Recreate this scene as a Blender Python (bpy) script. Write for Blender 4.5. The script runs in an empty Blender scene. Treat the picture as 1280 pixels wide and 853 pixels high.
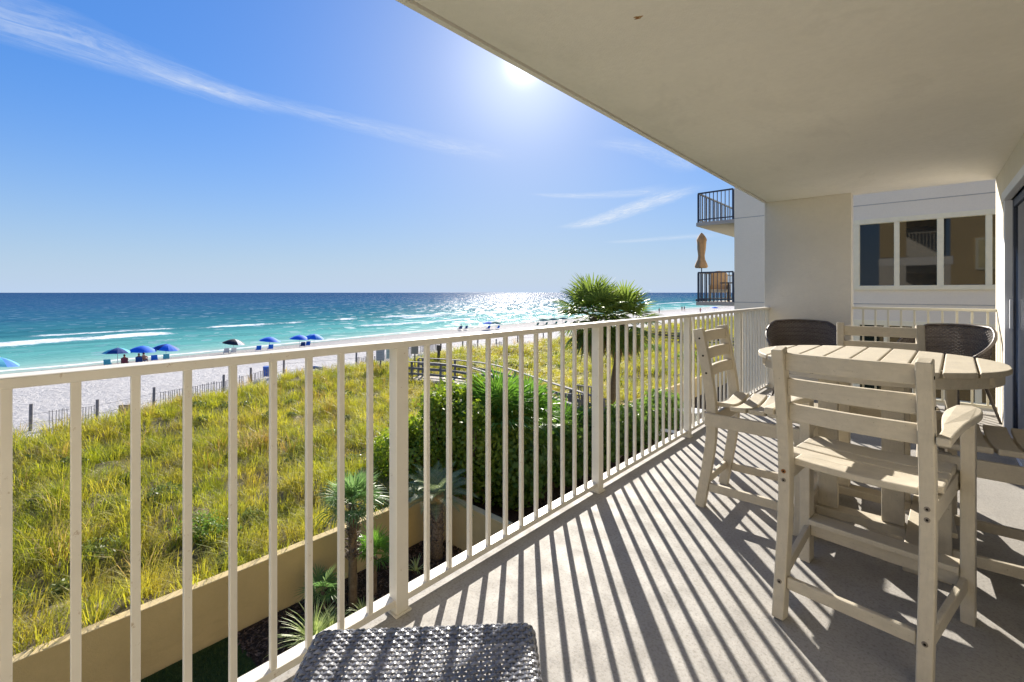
import bpy, bmesh, math, random
import numpy as np
from mathutils import Vector, Matrix
R = math.radians
SC = bpy.context.scene
COL = SC.collection
rng = np.random.default_rng(7)
random.seed(7)

# ------------------------------------------------------------------ camera
EYE = 1.26; F = 575.0; TH = R(42.01); CT, ST = math.cos(TH), math.sin(TH)
cam = bpy.data.cameras.new('camera'); cam_o = bpy.data.objects.new('camera', cam); COL.objects.link(cam_o)
cam_o.location = (0, 0, EYE); cam_o.rotation_euler = (R(90), 0, TH)
cam.lens = F / 1280 * 36; cam.sensor_width = 36; cam.shift_y = -60.5 / 1280
cam.clip_start = 0.05; cam.clip_end = 60000
SC.camera = cam_o

# ------------------------------------------------------------------ sky and sun
SUN_AZ = R(40.6)      # left of +Y
SUN_EL = R(26.4)
SUN_DIR = Vector((-math.sin(SUN_AZ) * math.cos(SUN_EL), math.cos(SUN_AZ) * math.cos(SUN_EL), math.sin(SUN_EL)))
SKY_STRENGTH = 0.098
SKY_KNEE = 4.0; SKY_TINT = (.80, .95, 1.25); SKY_SAT = 1.15
SUN_STRENGTH = 4.8
SC.view_settings.view_transform = 'Standard'; SC.view_settings.look = 'None'
SC.view_settings.exposure = 1.17; SC.view_settings.gamma = 1.0; SC.view_settings.use_curve_mapping = False

sun = bpy.data.lights.new('sun', 'SUN'); sun.energy = SUN_STRENGTH; sun.angle = R(0.5); sun.color = (1, .93, .82)
sun_o = bpy.data.objects.new('sun', sun); COL.objects.link(sun_o)
sun_o.rotation_euler = SUN_DIR.to_track_quat('Z', 'Y').to_euler()

world = bpy.data.worlds.new('World'); SC.world = world; world.use_nodes = True
nt = world.node_tree; nt.nodes.clear()
def wn(t, **k):
    n = nt.nodes.new(t)
    for a, b in k.items(): setattr(n, a, b)
    return n
def wmath(op, a, b=None, c=None, clamp=False):
    n = wn('ShaderNodeMath', operation=op, use_clamp=clamp)
    for i, v in enumerate((a, b, c)):
        if v is None: continue
        if isinstance(v, (int, float)): n.inputs[i].default_value = v
        else: nt.links.new(v, n.inputs[i])
    return n.outputs[0]
sky = wn('ShaderNodeTexSky', sky_type='NISHITA', sun_disc=False, sun_elevation=SUN_EL, sun_rotation=-SUN_AZ,
         altitude=0, air_density=1.0, dust_density=0.35, ozone_density=2.2)
tc = wn('ShaderNodeTexCoord')
sep = wn('ShaderNodeSeparateXYZ'); nt.links.new(tc.outputs['Generated'], sep.inputs[0])
dx, dy, dz = sep.outputs
zc = wmath('MAXIMUM', dz, 0.02)
u = wmath('DIVIDE', dx, zc); v = wmath('DIVIDE', dy, zc)       # position on a flat cloud deck one unit up
def pix_dir(px, py):
    xc, zz, up = (px - 640) / F, 1.0, (366 - py) / F
    return Vector((xc * CT - zz * ST, xc * ST + zz * CT, up))
def deck(px, py):
    d = pix_dir(px, py); return d.x / d.z, d.y / d.z
def comb(a, b, c=0.0):
    n = wn('ShaderNodeCombineXYZ')
    for i, q in enumerate((a, b, c)):
        if isinstance(q, (int, float)): n.inputs[i].default_value = q
        else: nt.links.new(q, n.inputs[i])
    return n.outputs[0]
def noise(vec, scale, detail=6, rough=.6, dist=0.0):
    n = wn('ShaderNodeTexNoise'); n.inputs['Scale'].default_value = scale; n.inputs['Detail'].default_value = detail
    n.inputs['Roughness'].default_value = rough; n.inputs['Distortion'].default_value = dist
    nt.links.new(vec, n.inputs['Vector']); return n.outputs['Fac']
def ramp(x, lo, hi):
    n = wn('ShaderNodeMapRange', clamp=True, interpolation_type='SMOOTHSTEP')
    nt.links.new(x, n.inputs[0]); n.inputs[1].default_value = lo; n.inputs[2].default_value = hi
    return n.outputs[0]
def streak(p0, p1, width0, width1, bend, seedv, gain):
    """a cirrus band on the deck from p0 to p1 (deck coordinates)"""
    (ax, ay), (bx, by) = p0, p1
    L = math.hypot(bx - ax, by - ay); tx, ty = (bx - ax) / L, (by - ay) / L
    ru = wmath('SUBTRACT', u, ax); rv = wmath('SUBTRACT', v, ay)
    s = wmath('DIVIDE', wmath('ADD', wmath('MULTIPLY', ru, tx), wmath('MULTIPLY', rv, ty)), L)
    t = wmath('ADD', wmath('MULTIPLY', ru, -ty), wmath('MULTIPLY', rv, tx))
    b = wmath('MULTIPLY', wmath('MULTIPLY', s, wmath('SUBTRACT', 1.0, s)), bend)
    t = wmath('SUBTRACT', t, b)
    n1 = noise(comb(wmath('MULTIPLY', s, L * .8), wmath('MULTIPLY', t, 3.0), seedv), 2.0, 7, .62, .6)
    t = wmath('ADD', t, wmath('MULTIPLY', wmath('SUBTRACT', n1, .5), .35 * width0 * 2))
    w = wmath('ADD', width0, wmath('MULTIPLY', s, width1 - width0))
    core = wmath('SUBTRACT', 1.0, wmath('DIVIDE', wmath('ABSOLUTE', t), w), clamp=True)
    n2 = noise(comb(wmath('MULTIPLY', s, L * 1.3), wmath('MULTIPLY', t, 3.4), seedv + 4), 3.0, 9, .70, 1.6)
    fib = wmath('ADD', .25, wmath('MULTIPLY', ramp(n2, .32, .74), .75))
    ends = wmath('MULTIPLY', ramp(s, -.15, .1), wmath('SUBTRACT', 1.0, ramp(s, .75, 1.05)))
    return wmath('MULTIPLY', wmath('MULTIPLY', wmath('MULTIPLY', wmath('POWER', core, 1.0), fib), ends), gain)
c1 = streak(deck(-90, -10), deck(350, 142), .34, .10, -.03, 1.0, .52)
c2 = streak(deck(190, 92), deck(640, 200), .10, .24, .10, 7.3, .38)
c3 = streak(deck(640, 195), deck(905, 250), .22, .35, .2, 3.1, .65)
c4 = streak(deck(725, 283), deck(868, 232), .34, .22, .2, 9.1, 1.0)
c6 = streak(deck(680, 244), deck(835, 236), .12, .30, .6, 15.1, .6)
c7 = streak(deck(770, 303), deck(900, 293), .35, .5, .1, 17.3, .5)
c5 = streak(deck(765, 178), deck(870, 214), .14, .22, -.3, 12.1, .4)
cl = c1
for c in (c2, c4, c5, c6, c7): cl = wmath('ADD', cl, c)
cl = wmath('MINIMUM', cl, .75)
# bright aureole round the sun disc
sd = wn('ShaderNodeVectorMath', operation='DOT_PRODUCT'); nt.links.new(tc.outputs['Generated'], sd.inputs[0]); sd.inputs[1].default_value = SUN_DIR
dt = wmath('MAXIMUM', sd.outputs['Value'], 0.0)
g1 = wmath('MULTIPLY', wmath('POWER', dt, 2600.0), 5.0)
g2 = wmath('MULTIPLY', wmath('POWER', dt, 150.0), 1.5)
g3 = wmath('MULTIPLY', wmath('POWER', dt, 24.0), .28)
glow = wmath('ADD', wmath('ADD', g1, g2), g3)
bw = wn('ShaderNodeRGBToBW'); nt.links.new(sky.outputs[0], bw.inputs[0])
damp = wmath('DIVIDE', 1.0, wmath('ADD', 1.0, wmath('DIVIDE', bw.outputs[0], SKY_KNEE)))
dk = wn('ShaderNodeVectorMath', operation='SCALE'); nt.links.new(sky.outputs[0], dk.inputs[0]); nt.links.new(damp, dk.inputs[3])
tn = wn('ShaderNodeVectorMath', operation='MULTIPLY'); nt.links.new(dk.outputs[0], tn.inputs[0]); tn.inputs[1].default_value = SKY_TINT
hs = wn('ShaderNodeHueSaturation'); hs.inputs['Saturation'].default_value = SKY_SAT; nt.links.new(tn.outputs[0], hs.inputs['Color'])
hz = wmath('POWER', wmath('SUBTRACT', 1.0, wmath('DIVIDE', wmath('MAXIMUM', dz, 0.0), .42), clamp=True), 2.6)
mh = wn('ShaderNodeMix', data_type='RGBA'); nt.links.new(wmath('MULTIPLY', hz, .9), mh.inputs[0]); nt.links.new(hs.outputs[0], mh.inputs[6]); mh.inputs[7].default_value = (2.35, 3.05, 4.1, 1)
mixc = wn('ShaderNodeMix', data_type='RGBA'); nt.links.new(cl, mixc.inputs[0]); nt.links.new(mh.outputs[2], mixc.inputs[6]); mixc.inputs[7].default_value = (3.6, 3.9, 4.3, 1)
gc = wn('ShaderNodeVectorMath', operation='SCALE'); gc.inputs[0].default_value = (1.0, .98, .95); nt.links.new(glow, gc.inputs[3])
addc = wn('ShaderNodeVectorMath', operation='ADD'); nt.links.new(mixc.outputs[2], addc.inputs[0]); nt.links.new(gc.outputs[0], addc.inputs[1])
bg = wn('ShaderNodeBackground'); bg.inputs[1].default_value = SKY_STRENGTH; nt.links.new(addc.outputs[0], bg.inputs[0])
wo = wn('ShaderNodeOutputWorld'); nt.links.new(bg.outputs[0], wo.inputs[0])

cy = SC.cycles
cy.use_denoising = True; cy.max_bounces = 8; cy.diffuse_bounces = 5; cy.glossy_bounces = 3; cy.transmission_bounces = 4; cy.transparent_max_bounces = 8
cy.sample_clamp_indirect = 8; cy.caustics_reflective = False; cy.caustics_refractive = False
cy.use_adaptive_sampling = True; cy.adaptive_threshold = 0.015

# ------------------------------------------------------------------ materials
def P(px, py, z):
    Z = (EYE - z) * F / (py - 366); xc = (px - 640) / F * Z
    return Vector((xc * CT - Z * ST, xc * ST + Z * CT, z))
def PD(px, Z, z):
    xc = (px - 640) / F * Z
    return Vector((xc * CT - Z * ST, xc * ST + Z * CT, z))

class NT:
    def __init__(s, name):
        s.m = bpy.data.materials.new(name); s.m.use_nodes = True; s.t = s.m.node_tree
        s.b = s.t.nodes['Principled BSDF']; s.out = s.t.nodes['Material Output']
    def n(s, t, **k):
        x = s.t.nodes.new(t)
        for a, b in k.items(): setattr(x, a, b)
        return x
    def l(s, a, b): s.t.links.new(a, b)
    def pos(s):
        return s.n('ShaderNodeNewGeometry').outputs['Position']
    def obj(s):
        return s.n('ShaderNodeTexCoord').outputs['Object']
    def mapv(s, vec, sc):
        m = s.n('ShaderNodeMapping'); m.inputs['Scale'].default_value = sc; s.l(vec, m.inputs[0]); return m.outputs[0]
    def noise(s, vec, scale, detail=4, rough=.55, dist=0):
        n = s.n('ShaderNodeTexNoise'); n.inputs['Scale'].default_value = scale; n.inputs['Detail'].default_value = detail
        n.inputs['Roughness'].default_value = rough; n.inputs['Distortion'].default_value = dist
        s.l(vec, n.inputs['Vector']); return n.outputs['Fac']
    def rng(s, x, a, b, c=0, d=1):
        n = s.n('ShaderNodeMapRange', clamp=True); s.l(x, n.inputs[0])
        for i, q in enumerate((a, b, c, d)): n.inputs[i + 1].default_value = q
        return n.outputs[0]
    def math(s, op, a, b=None, clamp=False):
        n = s.n('ShaderNodeMath', operation=op, use_clamp=clamp)
        for i, q in enumerate((a, b)):
            if q is None: continue
            if isinstance(q, (int, float)): n.inputs[i].default_value = q
            else: s.l(q, n.inputs[i])
        return n.outputs[0]
    def mix(s, f, a, b):
        n = s.n('ShaderNodeMix', data_type='RGBA')
        for i, q in ((0, f), (6, a), (7, b)):
            if isinstance(q, (int, float)): n.inputs[i].default_value = q
            elif isinstance(q, tuple): n.inputs[i].default_value = (*q[:3], 1)
            else: s.l(q, n.inputs[i])
        return n.outputs[2]
    def bump(s, h, strength=.3, dist=.01):
        n = s.n('ShaderNodeBump'); n.inputs['Strength'].default_value = strength; n.inputs['Distance'].default_value = dist
        s.l(h, n.inputs['Height']); s.l(n.outputs[0], s.b.inputs['Normal']); return n
    def base(s, c):
        if isinstance(c, tuple): s.b.inputs['Base Color'].default_value = (*c[:3], 1)
        else: s.l(c, s.b.inputs['Base Color'])
    def rough(s, r, spec=.5):
        s.b.inputs['Roughness'].default_value = r; s.b.inputs['Specular IOR Level'].default_value = spec

def plain(name, c, rough=.6, spec=.4, var=.12, scale=8, bump=.15, bscale=60, metal=0, stretch=(1, 1, 1), world_pos=False):
    k = NT(name); p = k.pos() if world_pos else k.obj(); pv = k.mapv(p, stretch)
    n1 = k.noise(pv, scale, 5, .6)
    lo = tuple(x * (1 - var) for x in c); hi = tuple(min(1, x * (1 + var)) for x in c)
    k.base(k.mix(k.rng(n1, .3, .7), lo, hi)); k.rough(rough, spec); k.b.inputs['Metallic'].default_value = metal
    if bump: k.bump(k.noise(pv, bscale, 4, .6), bump, .004)
    return k.m

M = {}
M['rail'] = plain('painted_metal_cream', (.74, .70, .61), .42, .5, .05, 6, .08, 90)
k = NT('painted_metal_weathered'); p = k.pos(); n1 = k.noise(p, 5, 6, .65); n2 = k.noise(p, 38, 5, .7)
c = k.mix(k.rng(n1, .3, .7), (.70, .66, .57), (.77, .73, .64)); c = k.mix(k.rng(n2, .64, .70, 0, .8), c, (.46, .36, .24)); c = k.mix(k.rng(k.noise(p, 2.2, 5, .7), .55, .7, 0, .3), c, (.56, .51, .42))
k.base(c); k.rough(.42, .45); k.bump(k.noise(p, 60, 4, .6), .12, .002); M['rail'] = k.m
M['rail_white'] = plain('painted_metal_yellowed', (.70, .66, .52), .45, .5, .05, 6, .08, 90)
def stucco(name, c, var=.07, bs=140, st=.5, d=.004, stains=.0):
    k = NT(name); p = k.pos()
    big = k.noise(p, .9, 5, .6); fine = k.noise(p, 25, 4, .7)
    col = k.mix(k.rng(big, .3, .7), tuple(x * (1 - var) for x in c), tuple(x * (1 + var) for x in c))
    col = k.mix(k.rng(fine, .35, .75, 0, .35), col, tuple(x * .86 for x in c))
    if stains:
        sm = k.noise(k.mapv(p, (1.4, .5, 1)), 1.1, 8, .72, 1.2)
        col = k.mix(k.rng(sm, .56, .70, 0, stains), col, tuple(x * .72 for x in c))
    k.base(col); k.rough(.9, .2)
    k.bump(k.math('ADD', k.noise(p, bs, 5, .7), k.noise(p, bs * .25, 3, .6)), st, d); return k.m
M['ceiling'] = stucco('ceiling_stucco', (.90, .86, .785), .05, 160, .6, .003, .30)
M['wall'] = stucco('beige_stucco', (.77, .71, .60), .07, 110, .8, .005, .12)
M['outer'] = stucco('ochre_stucco', (.60, .46, .24), .06, 90, .6, .005, .2)
M['siding'] = stucco('grey_siding', (.88, .83, .71), .03, 60, .15, .002)
M['trim'] = plain('white_trim', (.90, .86, .66), .5, .4, .05, 5, .1, 60)
M['gwall'] = stucco('sand_painted_wall', (.58, .455, .235), .10, 70, .7, .006, .5)
M['frame'] = plain('white_aluminium', (.74, .75, .78), .4, .5, .04, 4, .05, 60)
M['black_metal'] = plain('dark_painted_metal', (.035, .045, .075), .45, .5, .1, 6, .1, 60)
M['slab_grey'] = stucco('grey_concrete', (.46, .44, .41), .05, 80, .4, .004)

k = NT('balcony_concrete'); p = k.pos()
big = k.noise(p, 1.3, 6, .6, .3); mid = k.noise(p, 7, 6, .65); fin = k.noise(p, 90, 4, .7)
c = k.mix(k.rng(big, .3, .7), (.31, .293, .27), (.395, .376, .348))
c = k.mix(k.rng(mid, .50, .70, 0, .5), c, (.25, .237, .22))
c = k.mix(k.rng(fin, .48, .68, 0, .7), c, (.19, .175, .155))
vor = k.n('ShaderNodeTexVoronoi'); vor.inputs['Scale'].default_value = 3.2; k.l(p, vor.inputs['Vector'])
c = k.mix(k.rng(vor.outputs['Distance'], .012, .022, .75, 0), c, (.10, .085, .07))
k.base(c); k.l(k.rng(mid, .3, .7, .55, .8), k.b.inputs['Roughness']); k.b.inputs['Specular IOR Level'].default_value = .35
k.bump(k.math('ADD', k.noise(p, 220, 4, .7), k.math('MULTIPLY', k.noise(k.mapv(p, (1, .15, 1)), 60, 3, .5), .6)), .5, .003); M['floor'] = k.m

def lumber(name, c, streaky=(1, 1, 1)):
    k = NT(name); p = k.obj(); 
    g = k.noise(k.mapv(p, (3, 3, 3)), 6, 5, .65, .5); g2 = k.noise(k.mapv(p, streaky), 60, 4, .6)
    col = k.mix(k.rng(g, .3, .7), tuple(x * .90 for x in c), tuple(x * 1.07 for x in c))
    col = k.mix(k.rng(g2, .45, .8, 0, .45), col, tuple(x * .78 for x in c))
    sc_ = k.noise(k.pos(), 9, 7, .8, 1.5)
    col = k.mix(k.rng(sc_, .60, .74, 0, .45), col, tuple(x * .62 for x in c))
    sp_ = k.noise(k.pos(), 120, 3, .6); col = k.mix(k.rng(sp_, .66, .74, 0, .6), col, (.20, .17, .12))
    k.base(col); k.l(k.rng(g, .3, .7, .48, .7), k.b.inputs['Roughness']); k.b.inputs['Specular IOR Level'].default_value = .35; k.bump(g2, .45, .0025); return k.m
M['lum_x'] = lumber('recycled_lumber', (.53, .475, .375), (.25, 2, 2))
M['lum_z'] = lumber('recycled_lumber_upright', (.53, .475, .375), (2, 2, .25))
M['bolt'] = plain('steel_bolt', (.25, .22, .19), .45, .5, .3, 200, 0, metal=.7)
M['rust'] = plain('rusty_bolt', (.28, .12, .04), .7, .3, .4, 200, 0)
M['dark'] = plain('dark_hole', (.02, .018, .015), .9, .1, 0, 5, 0)

for key, lo_, hi_, top_, rg in (('wicker', (.05, .037, .028), (.115, .088, .07), (.21, .17, .14), .42), ('wicker_grey', (.055, .06, .08), (.135, .145, .175), (.42, .42, .45), .26)):
    k = NT(key + '_strand'); p = k.obj(); n1 = k.noise(p, 30, 4, .6)
    a = k.n('ShaderNodeAttribute'); a.attribute_name = 'tone'
    c = k.mix(k.rng(n1, .3, .7), lo_, hi_); c = k.mix(a.outputs['Fac'], c, top_)
    k.base(c); k.rough(rg, .6); k.bump(k.noise(p, 300, 3, .6), .3, .001); M[key] = k.m

k = NT('window_glass'); k.base((.010, .012, .014)); k.rough(.03, .5); k.b.inputs['IOR'].default_value = 1.5; M['glass'] = k.m
k = NT('door_glass'); k.base((.018, .03, .06)); k.rough(.05, .6); M['dglass'] = k.m

# sand
def sand_mat():
    k = NT('white_sand'); p = k.pos()
    big = k.noise(p, .08, 5, .55); foot = k.noise(p, 2.6, 5, .6, .4); fine = k.noise(p, 30, 4, .7)
    c = k.mix(k.rng(big, .3, .7), (.46, .44, .425), (.55, .53, .51))
    c = k.mix(k.rng(foot, .50, .68, 0, .5), c, (.36, .34, .33))
    sp = k.n('ShaderNodeSeparateXYZ'); k.l(p, sp.inputs[0]); xx = sp.outputs[0]; yy = sp.outputs[1]; zz = sp.outputs[2]
    att = k.n('ShaderNodeAttribute'); att.attribute_name = 'zone'   # 0 sand, 1 soil under grass, 2 lawn, 3 mulch
    zf = att.outputs['Fac']
    soil = k.mix(k.rng(k.noise(p, 3, 6, .7), .35, .65), (.13, .11, .045), (.26, .21, .12))
    patchy = k.rng(k.noise(p, .55, 6, .65, .5), .44, .60)
    soil = k.mix(k.math('MULTIPLY', patchy, .35), soil, (.42, .37, .28))
    lawn = k.mix(k.rng(k.noise(p, 12, 5, .7), .3, .7), (.022, .05, .012), (.06, .10, .028))
    mulch = k.mix(k.rng(k.noise(p, 28, 6, .8, 1.0), .35, .7), (.016, .011, .008), (.11, .075, .05))
    wet = k.rng(zz, -5.42, -5.28, 1, 0)
    c = k.mix(k.math('MULTIPLY', wet, .7), c, (.27, .25, .23))
    c = k.mix(k.rng(zf, .3, .8), c, soil); c = k.mix(k.rng(zf, 1.45, 1.55), c, lawn); c = k.mix(k.rng(zf, 2.45, 2.55), c, mulch)
    k.base(c); k.rough(.9, .15)
    h = k.math('ADD', k.noise(p, 2.6, 5, .6, .4), k.math('MULTIPLY', fine, .25)); k.bump(h, 1.0, .2); return k.m
M['sand'] = sand_mat()

def leafmat(name, c1, c2, trans=.35, rough=.5, patch=None, pscale=.5):
    k = NT(name); a = k.n('ShaderNodeAttribute'); a.attribute_name = 'tone'
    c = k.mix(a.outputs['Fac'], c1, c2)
    if patch:
        c = k.mix(k.rng(k.noise(k.pos(), pscale, 5, .65, .4), .46, .68, 0, .7), c, patch)
    k.base(c); k.rough(rough, .35)
    t = k.n('ShaderNodeBsdfTranslucent'); k.l(c, t.inputs[0])
    hv = k.n('ShaderNodeHueSaturation'); hv.inputs['Value'].default_value = 1.35; hv.inputs['Saturation'].default_value = 1.1; k.l(c, hv.inputs['Color']); k.l(hv.outputs[0], t.inputs[0])
    ms = k.n('ShaderNodeMixShader'); ms.inputs[0].default_value = trans
    k.l(k.b.outputs[0], ms.inputs[1]); k.l(t.outputs[0], ms.inputs[2]); k.l(ms.outputs[0], k.out.inputs[0]); return k.m
M['grass'] = leafmat('dune_grass_blade', (.24, .28, .035), (.50, .46, .075), .5, .55, (.38, .27, .07), .9)
M['grass_dry'] = leafmat('dry_grass_blade', (.40, .26, .06), (.50, .38, .15), .4)
M['lawn'] = leafmat('lawn_blade', (.03, .06, .015), (.07, .12, .03), .3)
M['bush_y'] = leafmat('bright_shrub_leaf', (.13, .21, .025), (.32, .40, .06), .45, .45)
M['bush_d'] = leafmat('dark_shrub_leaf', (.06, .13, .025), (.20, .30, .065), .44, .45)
M['fan'] = leafmat('fan_palm_leaf', (.10, .16, .03), (.27, .33, .09), .4, .42)
M['fan_blue'] = leafmat('bluish_fan_leaf', (.13, .25, .08), (.33, .44, .19), .42, .42)
M['palmetto'] = leafmat('palmetto_leaf', (.09, .21, .035), (.24, .40, .08), .4, .4)
M['sago'] = leafmat('sago_leaf', (.16, .22, .09), (.38, .44, .24), .38, .32)
M['yucca'] = leafmat('striped_leaf', (.30, .42, .10), (.66, .70, .36), .4, .45)
M['deadleaf'] = leafmat('dead_frond', (.22, .14, .06), (.38, .28, .15), .25, .7)
M['bark'] = plain('palm_bark', (.16, .12, .08), .9, .2, .35, 14, .8, 40)
M['boots'] = plain('palm_boots', (.17, .135, .105), .85, .25, .65, 30, .8, 60)
M['cone'] = plain('sago_cone', (.50, .34, .18), .8, .2, .25, 40, .8, 60)
M['wood_grey'] = plain('weathered_wood', (.20, .19, .185), .8, .25, .2, 10, .4, 60)
M['wood_dark'] = plain('dark_wood', (.10, .085, .075), .8, .25, .2, 10, .4, 60)
M['wood_tan'] = plain('tan_wood', (.30, .24, .15), .8, .25, .2, 10, .4, 60)
M['deck'] = plain('deck_boards', (.36, .31, .26), .8, .25, .2, 10, .4, 60)

# ------------------------------------------------------------------ helpers
def link(o, parent=None):
    COL.objects.link(o)
    if parent is not None: o.parent = parent
    return o
def tag(o, label=None, cat=None, group=None, kind=None):
    if label: o['label'] = label
    if cat: o['category'] = cat
    if group: o['group'] = group
    if kind: o['kind'] = kind
    return o
def empty(name, loc, rz, label, cat, group=None):
    o = bpy.data.objects.new(name, None); o.empty_display_size = .1; link(o); o.location = loc; o.rotation_euler = (0, 0, rz)
    return tag(o, label, cat, group)
def copy_tree(o, parent=None):
    c = o.copy(); COL.objects.link(c)
    if parent is not None: c.parent = parent; c.matrix_parent_inverse = o.matrix_parent_inverse.copy()
    for ch in list(o.children): copy_tree(ch, c)
    return c
def clone(o, loc, rz, label, group=None, scale=None):
    c = copy_tree(o); c.location = loc; c.rotation_euler = (0, 0, rz); c['label'] = label
    if group: c['group'] = group
    if scale: c.scale = (scale,) * 3
    return c

class MB:
    def __init__(s): s.v = []; s.f = []; s.mi = []
    def add(s, vs, fs, mi=0):
        b = len(s.v); s.v += [tuple(x) for x in vs]; s.f += [tuple(i + b for i in f) for f in fs]; s.mi += [mi] * len(fs); return s
    def box(s, x0, x1, y0, y1, z0, z1, mi=0):
        v = [(x, y, z) for x in (x0, x1) for y in (y0, y1) for z in (z0, z1)]
        return s.add(v, [(0, 1, 3, 2), (4, 6, 7, 5), (0, 4, 5, 1), (2, 3, 7, 6), (0, 2, 6, 4), (1, 5, 7, 3)], mi)
    def bar(s, a, b, w, h, up=(0, 0, 1), mi=0):
        a, b = Vector(a), Vector(b); d = (b - a).normalized(); up = Vector(up)
        if abs(d.dot(up)) > .99: up = Vector((0, 1, 0))
        sx = d.cross(up).normalized(); u_ = sx.cross(d).normalized()
        v = [q + sx * i * w / 2 + u_ * j * h / 2 for q in (a, b) for i in (-1, 1) for j in (-1, 1)]
        return s.add(v, [(0, 1, 3, 2), (4, 6, 7, 5), (0, 4, 5, 1), (2, 3, 7, 6), (0, 2, 6, 4), (1, 5, 7, 3)], mi)
    def prism(s, poly, axis, c0, c1, mi=0):
        """poly: 2d points in the plane normal to axis"""
        def P3(p, c): return (c, p[0], p[1]) if axis == 'x' else (p[0], c, p[1]) if axis == 'y' else (p[0], p[1], c)
        n = len(poly); v = [P3(p, c0) for p in poly] + [P3(p, c1) for p in poly]
        f = [tuple(range(n)), tuple(range(2 * n - 1, n - 1, -1))] + [(i, i + n, (i + 1) % n + n, (i + 1) % n) for i in range(n)]
        return s.add(v, f, mi)
    def tube(s, pts, rad, n=8, cap=True, mi=0):
        pts = [Vector(p) for p in pts]
        if not hasattr(rad, '__len__'): rad = [rad] * len(pts)
        rings = []; pu = None
        for i, p in enumerate(pts):
            d = (pts[min(i + 1, len(pts) - 1)] - pts[max(i - 1, 0)]).normalized()
            if pu is None: pu = Vector((0, 0, 1)) if abs(d.z) < .9 else Vector((1, 0, 0))
            a = d.cross(pu).normalized(); pu = a.cross(d).normalized()
            rings.append([p + (a * math.cos(t) + pu * math.sin(t)) * rad[i] for t in [2 * math.pi * j / n for j in range(n)]])
        v = [q for r_ in rings for q in r_]; f = []
        for i in range(len(pts) - 1):
            for j in range(n): f.append((i * n + j, i * n + (j + 1) % n, (i + 1) * n + (j + 1) % n, (i + 1) * n + j))
        if cap: f += [tuple(range(n - 1, -1, -1)), tuple(range((len(pts) - 1) * n, len(pts) * n))]
        return s.add(v, f, mi)
    def build(s, name, mat, parent=None, bevel=0, smooth=False, seg=2):
        me = bpy.data.meshes.new(name); me.from_pydata(s.v, [], s.f)
        mats = mat if isinstance(mat, (list, tuple)) else [mat]
        for m in mats: me.materials.append(m)
        if len(mats) > 1: me.polygons.foreach_set('material_index', s.mi)
        bm = bmesh.new(); bm.from_mesh(me); bmesh.ops.recalc_face_normals(bm, faces=bm.faces)
        if bevel:
            es = [e for e in bm.edges if len(e.link_faces) == 2 and e.calc_face_angle(0) > R(30)]
            bmesh.ops.bevel(bm, geom=es, offset=bevel, segments=seg, affect='EDGES', profile=.5, clamp_overlap=True)
        if smooth:
            for f in bm.faces: f.smooth = True
        bm.to_mesh(me); bm.free(); me.update()
        return link(bpy.data.objects.new(name, me), parent)

def quads(name, Q, mat, parent=None, tone=None, tri=False):
    """Q: (n,4,3) array of quads -> one mesh"""
    Q = np.asarray(Q, dtype=np.float32); n, kk = Q.shape[:2]
    me = bpy.data.meshes.new(name)
    me.vertices.add(n * kk); me.vertices.foreach_set('co', Q.reshape(-1))
    me.loops.add(n * kk); me.loops.foreach_set('vertex_index', np.arange(n * kk, dtype=np.int32))
    me.polygons.add(n); me.polygons.foreach_set('loop_start', np.arange(0, n * kk, kk, dtype=np.int32))
    me.update(calc_edges=True)
    if tone is not None:
        at = me.attributes.new('tone', 'FLOAT', 'POINT'); at.data.foreach_set('value', np.repeat(np.asarray(tone, dtype=np.float32), kk))
    me.materials.append(mat); me.validate()
    return link(bpy.data.objects.new(name, me), parent)

# ------------------------------------------------------------------ our building
XR, XW, YE = -1.527, .54, 6.78        # rail inner face, side wall, end wall plane
bl = empty('apartment_building', (0, 0, 0), 0, 'beige stucco building with the covered balcony the view is taken from', 'building')
MB().box(-1.63, .9, -3.2, YE + .22, -.2, 0).build('balcony_floor', M['floor'], bl)
# ceiling slab with drip groove near its edge
g = MB(); cz = 2.45
g.box(-1.606, -1.575, -3.2, YE - .002, cz, cz + .35); g.box(-1.575, -1.551, -3.2, YE - .002, cz + .05, cz + .35); g.box(-1.552, XW + .3, -3.2, YE - .002, cz, cz + .35)
g.box(-1.606, XW + .3, YE - .002, YE + .22, cz + .004, cz + .35)
g.build('balcony_ceiling', M['ceiling'], bl)
MB().box(-1.600, -.663, YE, YE + .2, 0, cz + .002).build('end_wall', M['wall'], bl, .006)
# side wall with the door opening
g = MB(); DY0, DY1, DZ = 2.2, 5.85, 2.06
g.box(XW, XW + .22, DY1, YE + .2, -5.2, cz + .2); g.box(XW, XW + .22, -3.2, DY0, 0, cz + .2); g.box(XW, XW + .22, DY0, DY1, DZ, cz + .2)
g.build('side_wall', M['wall'], bl)
MB().box(-1.6, XW + .3, -3.4, -3.2, -5.2, cz + 3).build('rear_wall', M['wall'], bl)
g = MB(); g.box(-1.58, -1.4, -3.2, 7, -5.2, -.2); g.box(-1.4, .54, YE, YE + .2, -5.2, -.2); g.box(XW + .22, 9, YE + .002, YE + .2, -5.2, 9)
g.box(-1.58, -.66, YE, YE + .2, 2.83, 9); g.build('outer_wall', M['outer'], bl)
g = MB(); g.box(-1.62, .8, -3.2, YE + .25, 5.2, 5.5); g.box(-1.62, .8, -3.2, YE + .25, 8.2, 8.5); g.build('upper_slab', M['outer'], bl)
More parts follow.
